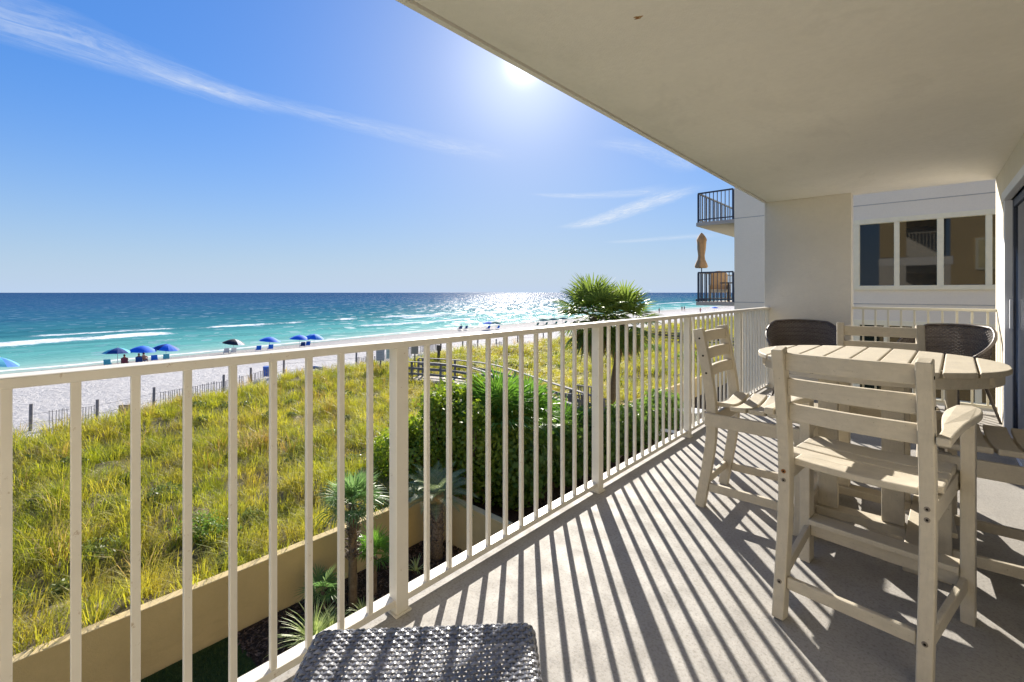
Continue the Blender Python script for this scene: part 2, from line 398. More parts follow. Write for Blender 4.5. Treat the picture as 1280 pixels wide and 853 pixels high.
# sliding door
dr = MB(); x0 = XW - .035
dr.box(x0, XW + .05, DY1 - .02, DY1 + .07, .0, DZ + .0); dr.box(x0, XW + .05, DY0 - .07, DY0 + .0, .0, DZ)
dr.box(x0 - .012, XW + .05, DY0 - .07, DY1 + .07, DZ, DZ + .075); dr.box(x0, XW + .1, DY0, DY1 - .02, .001, .035)
sd_ = dr.build('sliding_door', M['frame'], bl, .003)
g = MB()
for a, b in ((DY1 - 1.22, DY1 - .02), (DY1 - 2.42, DY1 - 1.22), (DY0 + .0, DY1 - 2.42)):
    g.box(XW + .012, XW + .05, b - .06, b - .001, .036, DZ - .002); g.box(XW + .012, XW + .05, a + .001, a + .06, .036, DZ - .002)
    g.box(XW + .014, XW + .048, a + .06, b - .06, .036, .11); g.box(XW + .014, XW + .048, a + .06, b - .06, DZ - .07, DZ - .002)
g.build('door_frame', M['black_metal'], sd_)
for a, b in ((DY1 - 1.16, DY1 - .08), (DY1 - 2.36, DY1 - 1.28), (DY0 + .06, DY1 - 2.48)):
    MB().box(XW + .025, XW + .035, a, b, .11, DZ - .07).build('pane', M['dglass'], sd_)
MB().box(XW - .01, XW + .012, DY1 - .075, DY1 - .045, .95, 1.2).build('handle', M['frame'], sd_, .004)
# upper storey over the end gap and a window on the outer face (they show in the neighbour's panes)
ur = MB(); ur.box(-.663, XW, -.03, .03, 1.06, 1.09); ur.box(-.663, XW, -.02, .02, .055, .085)
for j in range(10): x = -.56 + .115 * j; ur.box(x - .0095, x + .0095, -.0095, .0095, .083, 1.062)
o = ur.build('upper_railing', M['rail_white'], bl); o.location = (0, YE + .1, 2.81)
MB().box(-1.6, XW + .3, -3.2, YE + .21, 2.802, 2.81).build('upper_floor', M['floor'], bl)
g = MB(); g.box(1.5, 2.9, YE + .205, YE + .26, 2.2, 3.5); wf = g.build('window', M['trim'], bl, .004)
MB().box(1.58, 2.82, YE + .262, YE + .268, 2.28, 3.42).build('pane', plain('lit_window_tone', (.80, .70, .40), .5, .4), wf)  # glow of the lit window put into the pane's pale yellow colour
# little rust stain screw on the ceiling
q = P(797, 22, cz); g = MB(); g.tube([(q.x, q.y, cz - .004), (q.x, q.y, cz + .01)], .006, 8); g.build('ceiling_screw', M['rust'], bl)
pts = [(q.x + (.016 + .006 * math.sin(3 * a + 1) + .004 * math.sin(7 * a)) * math.cos(a), q.y + (.012 + .004 * math.sin(2 * a)) * math.sin(a)) for a in [2 * math.pi * i / 24 for i in range(24)]]
MB().prism(pts, 'z', cz - .0015, cz - .0005).build('rust_stain', plain('rust_stain', (.42, .28, .14), .9, .1, .3, 60, 0), bl)

# railings
def railing(name, x_or_y, label, along='y'):
    pass
rl = empty('balcony_railing', (0, 0, 0), 0, 'cream painted metal railing running along the seaward edge of the balcony', 'railing')
MB().box(-1.600, -1.527, -2.6, YE - .001, 1.043, 1.070).build('top_rail', M['rail'], rl, .004)
MB().box(-1.594, -1.538, -2.6, YE - .001, .034, .060).build('bottom_rail', M['rail'], rl, .002)
y0, sp = 1.054, 1.482
posts = [y0 + sp * i for i in range(-2, 5)]
b0 = None; p0 = None
for i, y in enumerate(posts):
    if y < YE - .3:
        if p0 is None:
            g = MB(); g.box(-1.5785, -1.5265, -.027, .027, .006, 1.046); g.box(-1.588, -1.517, -.036, .036, .001, .009)
            
            for yy_ in (-.0305, .0305): g.tube([(-1.5215, yy_, .008), (-1.5215, yy_, .0125)], .0032, 8)
            p0 = g.build('post', M['rail'], rl, .0012); q = p0
        else: q = p0.copy(); link(q, rl)
        q.location = (0, y, 0)
    left = i < 2
    for j in range(12 if left else 11):
        yy = y + sp - .128 - .1148 * j if left else y + .1373 + .1208 * j
        if yy > YE - .04: break
        if b0 is None: b0 = MB().box(-1.562, -1.543, -.0095, .0095, .058, 1.046).build('baluster', M['rail'], rl, .001, seg=1); q = b0
        else: q = b0.copy(); link(q, rl)
        q.location = (0, yy, 0)
er = empty('end_railing', (0, YE + .1, 0), 0, 'short cream railing filling the gap between end wall and side wall', 'railing')
MB().box(-.663, XW, -.035, .035, 1.062, 1.09).build('top_rail', M['rail_white'], er, .003)
MB().box(-.663, XW, -.02, .02, .055, .085).build('bottom_rail', M['rail_white'], er, .002)
b0 = None
for j in range(10):
    if b0 is None: b0 = MB().box(-.0095, .0095, -.0095, .0095, .083, 1.064).build('baluster', M['rail_white'], er, .001, seg=1); q = b0
    else: q = b0.copy(); link(q, er)
    q.location = (-.56 + .115 * j, 0, 0)

# ------------------------------------------------------------------ furniture
def ribbon(center, width, x0, x1):
    """outline of a bent board in the y-z plane"""
    pts = [Vector((y, z)) for y, z in center]; L_, R_ = [], []
    for i, p in enumerate(pts):
        d = (pts[min(i + 1, len(pts) - 1)] - pts[max(i - 1, 0)]).normalized(); n = Vector((-d.y, d.x))
        w = width[i] if hasattr(width, '__len__') else width
        L_.append(p + n * w / 2); R_.append(p - n * w / 2)
    return L_ + R_[::-1]
def strip_board(x0, x1, y0, y1, zf, th, n=12, yf=None):
    """board running along x whose height follows zf(x)"""
    g = MB(); vs = []; fs = []
    for i in range(n + 1):
        x = x0 + (x1 - x0) * i / n; z = zf(x); d = yf(x) if yf else 0
        vs += [(x, y0 + d, z), (x, y1 + d, z), (x, y1 + d, z + th), (x, y0 + d, z + th)]
    for i in range(n):
        for j in range(4): fs.append((i * 4 + j, i * 4 + (j + 1) % 4, i * 4 + 4 + (j + 1) % 4, i * 4 + 4 + j))
    fs += [(0, 1, 2, 3), (n * 4 + 3, n * 4 + 2, n * 4 + 1, n * 4)]
    return g.add(vs, fs)
def spline(pts, n=6):
    out = []
    P_ = [Vector(p) for p in pts]
    for i in range(len(P_) - 1):
        a, b, c, d = P_[max(i - 1, 0)], P_[i], P_[i + 1], P_[min(i + 2, len(P_) - 1)]
        for k_ in range(n):
            t = k_ / n
            out.append(.5 * ((2 * b) + (-a + c) * t + (2 * a - 5 * b + 4 * c - d) * t * t + (-a + 3 * b - 3 * c + d) * t ** 3))
    out.append(P_[-1]); return out

def bar_chair(arms, label, group, loc, rz):
    r = empty('counter_chair', loc, rz, label, 'chair', group)
    cen = spline([(-.292, 0), (-.256, .2), (-.226, .42), (-.226, .62), (-.258, .84), (-.300, 1.045)], 5)
    wid = [.052] * len(cen)
    poly = ribbon(cen, .056, 0, 0)
    for s_ in (-1, 1):
        MB().prism(poly, 'x', s_ * .212 - .021, s_ * .212 + .021).build('rear_leg', M['lum_z'], r, .0045)
    def back_y(z): 
        for a, b in zip(cen, cen[1:]):
            if a.y <= z <= b.y: return a.x + (b.x - a.x) * (z - a.y) / (b.y - a.y)
        return cen[-1].x
    for zt in (1.028, .928, .828):
        yb = back_y(zt - .035)
        bw = .0 
        strip_board(-.192, .192, yb - .012, yb + .012, lambda x: zt - .066, .066, 12, lambda x: -.016 * (1 - (x / .192) ** 2) + .006).build('back_slat', M['lum_x'], r, .004)
    hw = .20
    for i in range(5):
        ya = -.212 + .094 * i; w_ = hw - .012 if i == 0 else .240 if arms else .236
        th = .026; sag = .007 if arms else .026
        zf = lambda x, q=w_, k_=i: .566 + sag * (abs(x) / q) ** 2.0 + (.006 if k_ == 0 else -.008 if k_ == 4 else 0)
        strip_board(-w_, w_, ya, ya + .082, zf, th, 14).build('seat_slat', M['lum_x'], r, .006)
    fx = .272 if arms else .215
    ft = .775 if arms else .562
    for s_ in (-1, 1):
        MB().box(s_ * fx - .021, s_ * fx + .021, .195, .262, 0, ft).build('front_leg', M['lum_z'], r, .0045)
        ax = .2545 if arms else .215
        ax = .250 if arms else .215
        if arms:
            MB().bar((s_ * .221, -.200, .531), (s_ * .2385, .255, .531), .020, .068).build('side_apron', M['lum_x'], r, .003)
            MB().bar((s_ * .221, -.236, .14), (s_ * .262, .194, .150), .022, .05).build('side_stretcher', M['lum_x'], r, .004)
        else:
            MB().box(s_ * .2475 - .011, s_ * .2475 + .011, -.25, .262, .490, .563).build('side_apron', M['lum_x'], r, .003)
            MB().bar((s_ * .213, -.238, .125), (s_ * .215, .194, .125), .024, .048).build('side_stretcher', M['lum_x'], r, .004)
    MB().box(-.249, .249, .218, .240, .495, .564).build('front_apron', M['lum_x'], r, .003) if arms else MB().box(-.192, .192, .215, .238, .490, .562).build('front_apron', M['lum_x'], r, .003)
    if not arms: MB().box(-.190, .190, -.215, -.195, .49, .562).build('rear_apron', M['lum_x'], r, .003)
    MB().box(-.189, .189, -.285, -.262, .115, .160).build('rear_stretcher', M['lum_x'], r, .004)
    e = fx - .022
    g = MB(); g.box(-e, e, .175, .268, .188, .212); g.box(-e, e, .205, .230, .130, .1875); g.build('footrest', M['lum_x'], r, .004)
    if arms:
        for s_ in (-1, 1):
            inner = spline([(.236, -.285), (.237, -.16), (.222, -.02), (.212, .10), (.214, .20), (.235, .29)], 5)
            outer = spline([(.272, -.285), (.276, -.15), (.284, 0), (.298, .12), (.310, .20), (.306, .27), (.275, .305)], 5)
            po = [(s_ * p.x, p.y) for p in inner] + [(s_ * p.x, p.y) for p in outer[::-1]]
            vs, n = [], len(po)
            def az(y): return .776 + .012 * max(0, (y - .05) / .25) ** 2
            g = MB(); v = [(x, y, az(y)) for x, y in po] + [(x, y, az(y) + .027) for x, y in po]
            f = [tuple(range(n)), tuple(range(2 * n - 1, n - 1, -1))] + [(i, i + n, (i + 1) % n + n, (i + 1) % n) for i in range(n)]
            g.add(v, f); g.build('arm', M['lum_x'], r, .005)
    bp = None
    spots_ = [(s_ * .212, z) for s_ in (-1, 1) for z in (.555, .52, .138)]
    for i, (x, z) in enumerate(spots_):
        yb = back_y(z) - .029
        g = MB(); g.tube([(x, yb + .003, z), (x, yb - .0015, z)], .0085, 12); b_ = g.build('bolt', M['rust'] if i == 0 else M['bolt'], r, .001)
        MB().tube([(x, yb - .001, z), (x, yb - .0024, z)], .004, 8).build('socket', M['dark'], b_)
    for s_ in (-1, 1):
        for z in (.99, .89, .79):
            yb = back_y(z); x = s_ * .2335
            MB().tube([(x - s_ * .003, yb, z), (x + s_ * .0015, yb, z)], .006, 10).build('bolt', M['dark'], r)
    return r

GC = 'sand coloured slatted counter chairs round the table'
ch_near = bar_chair(True, 'slatted counter chair with curved arms, back to the camera, in front of the round table', GC, (-.178, 2.29, 0), R(-7))
ch_left = bar_chair(False, 'armless slatted counter chair nearest the sea railing, facing the round table', GC, (-.705, 2.985, 0), R(-90))
ch_far = clone(ch_near, (-.20, 3.70, 0), R(188), 'slatted counter chair on the far side of the round table, backed by the end railing', GC)
ch_right = clone(ch_left, (.27, 2.98, 0), R(92), 'armless slatted counter chair beside the side wall, only its seat showing', GC)

# round table
TC = (-.235, 3.20); TR = .538
tb = empty('round_table', (TC[0], TC[1], 0), R(-2), 'round sand coloured slatted counter table in the middle of the chairs', 'table')
pitch = 2 * TR / 9
for i in range(9):
    xa = -TR + pitch * i + .004; xb = xa + pitch - .008
    n = 10; up, dn = [], []
    for k_ in range(n + 1):
        x = xa + (xb - xa) * k_ / n; y = math.sqrt(max(0, TR * TR - x * x)); 
        up.append((x, max(y, .012))); dn.append((x, -max(y, .012)))
    MB().prism(up + dn[::-1], 'z', .884, .910).build('top_slat', M['lum_z'], tb, .005)
g = MB(); n = 48; vs = []; fs = []
for i in range(n):
    a = 2 * math.pi * i / n
    for r_, z in ((.514, .832), (.514, .883), (.48, .883), (.48, .832)): vs.append((r_ * math.cos(a), r_ * math.sin(a), z))
for i in range(n):
    for j in range(4): fs.append((i * 4 + j, i * 4 + (j + 1) % 4, ((i + 1) % n) * 4 + (j + 1) % 4, ((i + 1) % n) * 4 + j))
g.add(vs, fs).build('apron_ring', M['lum_x'], tb, .003)
for y in (-.2, .2): MB().box(-.47, .47, y - .04, y + .04, .845, .8825).build('batten', M['lum_x'], tb, .003)
for x in (-.15, .12):
    for y in (-.2225, .1575): MB().box(x - .0445, x + .0445, y - .02 + (.0 if y > 0 else 0), y + .02, .115, .845).build('leg', M['lum_z'], tb, .004)
for x in (-.245, .215):
    foot = [(-.46, 0), (-.46, .04), (-.40, .085), (-.25, .112), (.25, .112), (.40, .085), (.46, .04), (.46, 0), (.34, 0), (.25, .03), (-.25, .03), (-.34, 0)]
    MB().prism(foot, 'x', x - .045, x + .045).build('foot', M['lum_x'], tb, .004)
for y in (-.2225, .1575): MB().box(-.199, .169, y - .045, y + .045, .072, .1145).build('cross_beam', M['lum_x'], tb, .003)
for a in (250, 285): 
    x, y = .515 * math.cos(R(a)), .515 * math.sin(R(a)); MB().bar((x * .995, y * .995, .86), (x * 1.005, y * 1.005, .86), .016, .012).build('slot', M['dark'], tb)

# ---- wicker
def weave(S, nu, nv, name, parent, su=.0145, sv=.013, amp=.0032, hw=.0062, th=.0022, sub=4, rib=True, mat=None):
    """strands of flat wicker woven over ribs; S(u,v)->(point,normal,dv) for arrays"""
    nU = nu * sub + 1; uu = np.linspace(0, 1, nU); Q = []; T = []
    for j in range(nv):
        vv = (j + .5) / nv
        p, n, dv = S(uu, np.full(nU, vv))
        ph = np.cos(np.pi * (uu * nu) + np.pi * (j % 2))
        off = n * (amp * ph)[:, None]; w = (hw * (1 + .10 * ph))[:, None] * dv
        a = p + off - w; b = p + off + n * th * 1.0 - w * .55; c = p + off + n * th + w * .55; d = p + off + w
        tone = np.full(nU - 1, rng.random() * .5) + rng.random(nU - 1) * .15
        for A, B in ((a, b), (b, c), (c, d)):
            Q.append(np.stack([A[:-1], A[1:], B[1:], B[:-1]], 1)); T.append(tone)
        e, f2 = p + off - n * th * .8 - w * .25, p + off - n * th * .8 + w * .25
        for A, B in ((e, a), (f2, e), (d, f2)):
            Q.append(np.stack([A[:-1], A[1:], B[1:], B[:-1]], 1)); T.append(tone)
    if rib:
        nV = nv * 3 + 1; vr = np.linspace(0, 1, nV)
        for i in range(nu + 1):
            p, n, dv = S(np.full(nV, i / nu), vr)
            du = np.cross(dv, n); ph = np.cos(np.pi * i + np.pi * (vr * nv - .5))
            off = n * (-amp * .6 * ph)[:, None]; w = du * .0032
            a, b, c, d = p + off - w, p + off + n * .0018, p + off + w, p + off - n * .0018
            for A, B in ((a, b), (b, c), (c, d), (d, a)):
                Q.append(np.stack([A[:-1], A[1:], B[1:], B[:-1]], 1)); T.append(np.full(nV - 1, .2))
    return quads(name, np.concatenate(Q), mat or M['wicker'], parent, np.concatenate(T))

# footstool in front, right under the camera
OTc = PD(514, .935, 0); 
ot = empty('wicker_footstool', (OTc.x, OTc.y, 0), TH + R(3), 'low woven grey wicker footstool striped by the railing shadow', 'footstool')
OW, OD, OZ = .545, .46, .425
def S_top(uu, vv):
    # u across, wraps down over the sides; v depth, wraps over front and back
    x = (uu - .5) * (OW + .10); y = (vv - .5) * (OD + .10)
    def wrap(t, half):
        r_ = .028; flat = half - r_
        s_ = np.sign(t); a = np.abs(t); over = np.clip(a - flat, 0, None); ang = np.clip(over / r_, 0, math.pi / 2)
        pos = np.where(a < flat, a, flat + r_ * np.sin(ang)); drop = np.where(a < flat, 0, r_ * (1 - np.cos(ang))) + np.clip(over - r_ * math.pi / 2, 0, None)
        return s_ * pos, drop, s_ * ang
    xx, dxx, ax = wrap(x, OW / 2); yy, dyy, ay = wrap(y, OD / 2)
    sag = -.010 * np.cos(np.clip(xx / OW, -.5, .5) * math.pi) * np.cos(np.clip(yy / OD, -.5, .5) * math.pi)
    p = np.stack([xx, yy, OZ - dxx - dyy + sag], 1)
    n = np.stack([np.sin(ax), np.sin(ay) * np.cos(ax), np.cos(ax) * np.cos(ay)], 1)
    dv = np.stack([0 * ay, np.cos(ay), -np.sin(ay)], 1)
    return p, n, dv
weave(S_top, 46, 48, 'woven_top', ot, amp=.0023, hw=.0054, th=.0020, mat=M['wicker_grey'])
fr = MB()
def rrect(w, d, z, r_):
    pts = []
    for cx_, cy_, a0 in ((w - r_, d - r_, 0), (-w + r_, d - r_, 90), (-w + r_, -d + r_, 180), (w - r_, -d + r_, 270)):
        for k_ in range(5): a = R(a0 + 22.5 * k_); pts.append((cx_ + r_ * math.cos(a), cy_ + r_ * math.sin(a), z))
    return pts + pts[:1]
fr.tube(rrect(OW / 2 - .006, OD / 2 - .006, OZ - .042, .03), .009, 8); fr.build('edge_braid', M['wicker_grey'], ot, smooth=True)
for sx in (-1, 1):
    for sy in (-1, 1):
        MB().tube([(sx * .215, sy * .195, OZ - .045), (sx * .235, sy * .215, 0)], [.016, .010], 10).build('leg', M['black_metal'], ot, smooth=True)

def wicker_chair(label, loc, rz):
    r = empty('wicker_armchair', loc, rz, label, 'armchair', 'brown wicker tub armchairs at the far end of the balcony')
    # U-shaped shell, faces +y; u along the perimeter from one arm tip to the other, v up
    def S(uu, vv):
        a = (uu - .5) * 2                         # -1..1
        ang = a * R(118)
        top = .915 - .25 * np.clip((np.abs(a) - .38) / .62, 0, 1) ** 1.2 + .012 * np.cos(a * 4)
        z = .36 + (top - .36) * vv
        fl = .80 + .24 * vv                      # flare upward
        px = np.sin(ang) * .355 * fl; py = -np.cos(ang) * .33 * fl + .02
        lip = np.clip((vv - .93) / .07, 0, 1)
        p = np.stack([px, py, z - .0 * lip], 1)
        n = np.stack([np.sin(ang), -np.cos(ang), -.35 + 0 * ang], 1); n /= np.linalg.norm(n, axis=1)[:, None]
        dv = np.stack([np.sin(ang) * .085 * 1.2, -np.cos(ang) * .08 * 1.2, (top - .36)], 1); dv /= np.linalg.norm(dv, axis=1)[:, None]
        return p, n, dv
    weave(S, 70, 36, 'woven_shell', r, amp=.0035, hw=.0080, sub=2)
    rim = []; 
    for t in np.linspace(0, 1, 40):
        p, n, dv = S(np.array([t]), np.array([1.0])); rim.append(tuple(p[0]))
    MB().tube(rim, .015, 8).build('rim', M['wicker'], r, smooth=True)
    st = []
    for i in range(24):
        a = 2 * math.pi * i / 24; st.append((.30 * math.cos(a), .30 * math.sin(a) * .95 + .03))
    MB().prism(st, 'z', .36, .42).build('seat', M['wicker'], r, .012)
    for sx in (-1, 1):
        for y, yo in ((.22, .30), (-.2, -.30)):
            MB().tube([(sx * .22, y, .37), (sx * .29, yo, 0)], [.017, .010], 10).build('leg', M['wood_dark'], r, smooth=True)
    return r
wa = wicker_chair('brown wicker tub armchair in the corner of sea railing and end wall', (-1.04, 6.12, 0), R(196))
clone(wa, (.13, 6.30, 0), R(150), 'brown wicker tub armchair against the short end railing, sun on its arm')

# ------------------------------------------------------------------ terrain
def smooth(a, b, x): t = np.clip((x - a) / (b - a), 0, 1); return t * t * (3 - 2 * t)
YS, XS = [-3000, -60, 0, 42, 161, 600, 3000, 20000], [-60, -56, -57.5, -64, -74, -88, -105, -110]
def shore(y): return np.interp(y, YS, XS)
def vnoise(x, y, seed=0):
    def h(i, j): 
        t = np.sin(i * 127.1 + j * 311.7 + seed * 74.7) * 43758.5453; return t - np.floor(t)
    i, j = np.floor(x), np.floor(y); fx, fy = x - i, y - j; fx = fx * fx * (3 - 2 * fx); fy = fy * fy * (3 - 2 * fy)
    return (h(i, j) * (1 - fx) + h(i + 1, j) * fx) * (1 - fy) + (h(i, j + 1) * (1 - fx) + h(i + 1, j + 1) * fx) * fy
def fbm(x, y, seed=0): return vnoise(x, y, seed) * .5 + vnoise(x * 2.1, y * 2.1, seed + 1) * .28 + vnoise(x * 4.3, y * 4.3, seed + 2) * .14 + vnoise(x * 9, y * 9, seed + 3) * .08
GZ = -4.75; SEA = -5.45
def crest(y): return -22.4 - 4.6 * smooth(1, 13, np.asarray(y, dtype=float)) - 1.2 * (fbm(y * .12, y * 0 + 3.3, 5) - .5) * 2
def height(x, y):
    x = np.asarray(x, dtype=float); y = np.asarray(y, dtype=float)
    dune = -3.98 + .55 * (fbm(x * .35, y * .35, 1) - .5) + .35 * np.exp(-((x - crest(y)) / 2.5) ** 2) + .30 * (fbm(x * 1.4, y * 1.4, 9) - .5)
    dune = dune + .10 * smooth(-9.2, -14, x)
    dune = dune + .85 * np.exp(-((x - crest(y) + 3.0) / 1.0) ** 2) * smooth(.35, .65, fbm(x * .35, y * .3, 51)) 
    xs = shore(y)
    t = (x - xs) / (-33 - xs)
    beach = SEA + .30 * (fbm(x * .6, y * .5, 44) - .5) * smooth(-34, -29, x) + np.clip(t, -30, 1) * .42 + .10 * (fbm(x * .8, y * .8, 4) - .5) * smooth(xs + 1, xs + 8, x)
    c = crest(y)
    z = beach + (dune - beach) * smooth(c - 9.5 - 1.5 * (fbm(y * .4, y * 0, 6) - .5), c + 1.5, x)
    wallx = np.where(y < 7.4, -9.15, -9.95)
    return np.where(x > wallx, GZ + .03 * (fbm(x, y, 3) - .5), z)
def axis(segs):
    out = []
    for a, b, s_ in segs: out += list(np.arange(a, b, s_))
    return sorted(set(np.round(out + [segs[-1][1]], 4)))
gx = axis([(-600, -200, 40), (-200, -90, 8), (-90, -62, 1.2), (-62, -32, .55), (-32, -22, .25), (-22, -9.3, .35), (-9.3, -1, .4), (-1, 60, 6), (60, 600, 90)])
gx = np.array(sorted(set([g_ for g_ in gx if not -10.2 < g_ < -9.05] + [-10.1, -9.97, -9.93, -9.6, -9.17, -9.13, -9.0])))
gy = np.array(sorted(set([g_ for g_ in axis([(-400, -40, 30), (-40, -6, 2), (-6, 30, .33), (30, 60, .7), (60, 120, 1.6), (120, 300, 8), (300, 1200, 60), (1200, 12000, 900)]) if not 7.2 < g_ < 7.6] + [7.38, 7.42])))
GX, GY = np.meshgrid(gx, gy, indexing='ij'); GZZ = height(GX, GY)
nx, ny = GX.shape
zone = np.zeros_like(GX)
wallx = np.where(GY < 7.4, -9.15, -9.95)
cr = crest(GY)
veg = (GX <= wallx) & (GX > cr - 1.2 + 1.8 * (fbm(GX * .5, GY * .5, 12) - .5))
zone[veg] = 1
gard = GX > wallx
zone[gard] = 2
mul = gard & (GY > 2.75 + .12 * (GX + 8)) & (GY < 7.4) & (GX < -6.2); zone[mul] = 3
zone[gard & (GY >= 7.4) & (GX < -7.4)] = 3
zone[(GX > -4.5) & (GY > 7.4)] = 0  # pale ground between the buildings, added to bounce light onto the neighbour's wall
me = bpy.data.meshes.new('ground')
vv_ = np.stack([GX, GY, GZZ], -1).reshape(-1, 3)
ii = np.arange(nx * ny).reshape(nx, ny)
ff = np.stack([ii[:-1, :-1], ii[1:, :-1], ii[1:, 1:], ii[:-1, 1:]], -1).reshape(-1, 4)
me.from_pydata(vv_.tolist(), [], ff.tolist()); me.materials.append(M['sand'])
at = me.attributes.new('zone', 'FLOAT', 'POINT'); at.data.foreach_set('value', zone.reshape(-1).astype(np.float32))
me.polygons.foreach_set('use_smooth', np.ones(len(me.polygons), dtype=bool))
tag(link(bpy.data.objects.new('ground', me)), kind='structure')

# ------------------------------------------------------------------ sea
wy = np.array(axis([(-30000, -2000, 4000), (-2000, -100, 150), (-100, -10, 6), (-10, 60, .8), (60, 200, 2), (200, 1000, 15), (1000, 3000, 150), (3000, 50000, 5000)]))
wx = np.array([0, .5, 1, 1.5, 2, 2.5, 3, 3.5, 4, 5, 6, 7, 8] + list(np.arange(9, 70, .7)) + list(np.arange(70, 150, 2.5)) + [170, 200, 250, 300, 400, 600, 1000, 2000, 4000, 8000, 16000, 45000.])
WD, WY = np.meshgrid(wx, wy, indexing='ij'); WX = shore(WY) + 1.2 - WD
SW, SY = WX + .0, WY
def bands(x, y):
    """breaking rows: (height, foam)"""
    h = np.zeros_like(x); f = np.zeros_like(x)
    sx = -(x - shore(y))
    for pos, amp, wid, y0_, y1_, s_, cont in ((31.0, .55, 1.5, -300, 21, 1, 1.0), (39.5, .45, 1.5, 22, 47, 2, .8), (41.5, .5, 1.5, 52, 700, 3, .9), (36, .35, 1.2, 66, 260, 11, .9), (26, .30, 1.1, 100, 400, 14, .8), (44, .3, 1.3, 0, 25, 4, .7),
                                              (31, .28, 1.0, 33, 56, 5, .5), (20, .25, 1.0, 45, 600, 6, .8), (9, .16, .8, 60, 900, 7, .8), (54, .35, 2.0, -300, 900, 8, .25), (12, .14, .9, -60, 40, 9, .0), (47, .2, 1.0, -20, 90, 15, .35), (24, .2, .8, -40, 30, 16, .45), (17, .16, .8, -10, 60, 17, .4), (66, .2, 1.4, -60, 500, 18, .2)):
        p = pos + 3.5 * (fbm(y * .035, 0 * y + s_ * 7.7, s_) - .5) * 2 + 1.0 * (vnoise(y * .22, 0 * y, s_ + 40) - .5)
        e = smooth(y0_ - 3, y0_ + 5, y) * (1 - smooth(y1_ - 6, y1_ + 2, y))
        d = (sx - p) / wid
        h = h + amp * np.exp(-d * d) * e * (.35 + .8 * vnoise(y * .1, 0 * y, s_ + 60))
        front = np.exp(-((sx - p + wid * .8) / (wid * .95)) ** 2)
        f = np.maximum(f, front * e * cont * np.clip(.25 + 1.2 * vnoise(y * .13, 0 * y, s_ + 80), 0, 1))
    swash = np.exp(-((sx - .4 - 1.0 * vnoise(y * .2, 0 * y, 90)) / .8) ** 2) * .8
    return h, np.maximum(f, swash)
HB, FB = bands(WX, WY)
sxx = -(WX - shore(WY))
swell = .10 * np.sin(sxx * .35 + 2 * fbm(WY * .02, sxx * .01, 33)) * smooth(3, 12, sxx) * (1 - smooth(130, 200, sxx))
WZ = SEA + .02 + HB + swell
me = bpy.data.meshes.new('sea'); nx, ny = WX.shape
ii = np.arange(nx * ny).reshape(nx, ny); ff = np.stack([ii[:-1, :-1], ii[:-1, 1:], ii[1:, 1:], ii[1:, :-1]], -1).reshape(-1, 4)
me.from_pydata(np.stack([WX, WY, WZ], -1).reshape(-1, 3).tolist(), [], ff.tolist())
for nm, arr in (('foam', FB), ('off', sxx)):
    at = me.attributes.new(nm, 'FLOAT', 'POINT'); at.data.foreach_set('value', arr.reshape(-1).astype(np.float32))
me.polygons.foreach_set('use_smooth', np.ones(len(me.polygons), dtype=bool))
k = NT('sea_water'); p = k.pos()
ao = k.n('ShaderNodeAttribute'); ao.attribute_name = 'off'; off = ao.outputs['Fac']
wob = k.noise(k.mapv(p, (.02, .006, 1)), 1, 5, .6, .3)
o2 = k.math('MULTIPLY', off, k.math('ADD', .55, k.math('MULTIPLY', wob, .9)))
lg = k.math('LOGARITHM', k.math('MAXIMUM', o2, 1.0), 10.0)
cr_ = k.n('ShaderNodeValToRGB'); k.l(k.math('DIVIDE', lg, 4.0), cr_.inputs[0])
els = cr_.color_ramp.elements
stops = [(0.0, (.38, .48, .42)), (.18, (.21, .44, .40)), (.30, (.12, .37, .35)), (.38, (.08, .29, .30)), (.44, (.035, .17, .22)), (.50, (.025, .12, .20)), (.60, (.022, .085, .19)), (.75, (.016, .06, .165)), (1, (.016, .05, .155))]
els[0].position, els[0].color = stops[0][0], (*stops[0][1], 1); els[1].position, els[1].color = 1, (*stops[-1][1], 1)
for q, c in stops[1:-1]: e = els.new(q); e.color = (*c, 1)
patch = k.noise(k.mapv(p, (.22, .03, 1)), 1, 7, .7, .5)
c = k.mix(k.rng(patch, .42, .62, 0, .55), cr_.outputs[0], k.mix(.55, cr_.outputs[0], (.006, .06, .09)))
rid = k.noise(k.mapv(p, (1.1, .16, 1)), 1, 5, .7, .6)
c = k.mix(k.rng(rid, .52, .66, 0, .35), c, (.12, .36, .36))
af = k.n('ShaderNodeAttribute'); af.attribute_name = 'foam'
fn = k.noise(k.mapv(p, (1.1, .5, 1)), 1.6, 8, .75, .8)
fm = k.rng(k.math('ADD', k.math('MULTIPLY', af.outputs['Fac'], 1.15), k.math('MULTIPLY', k.math('SUBTRACT', fn, .5), 2.0)), .46, .80)
fm = k.math('MULTIPLY', fm, k.rng(af.outputs['Fac'], .05, .2))
c = k.mix(fm, c, (.78, .80, .80)); k.base(c)

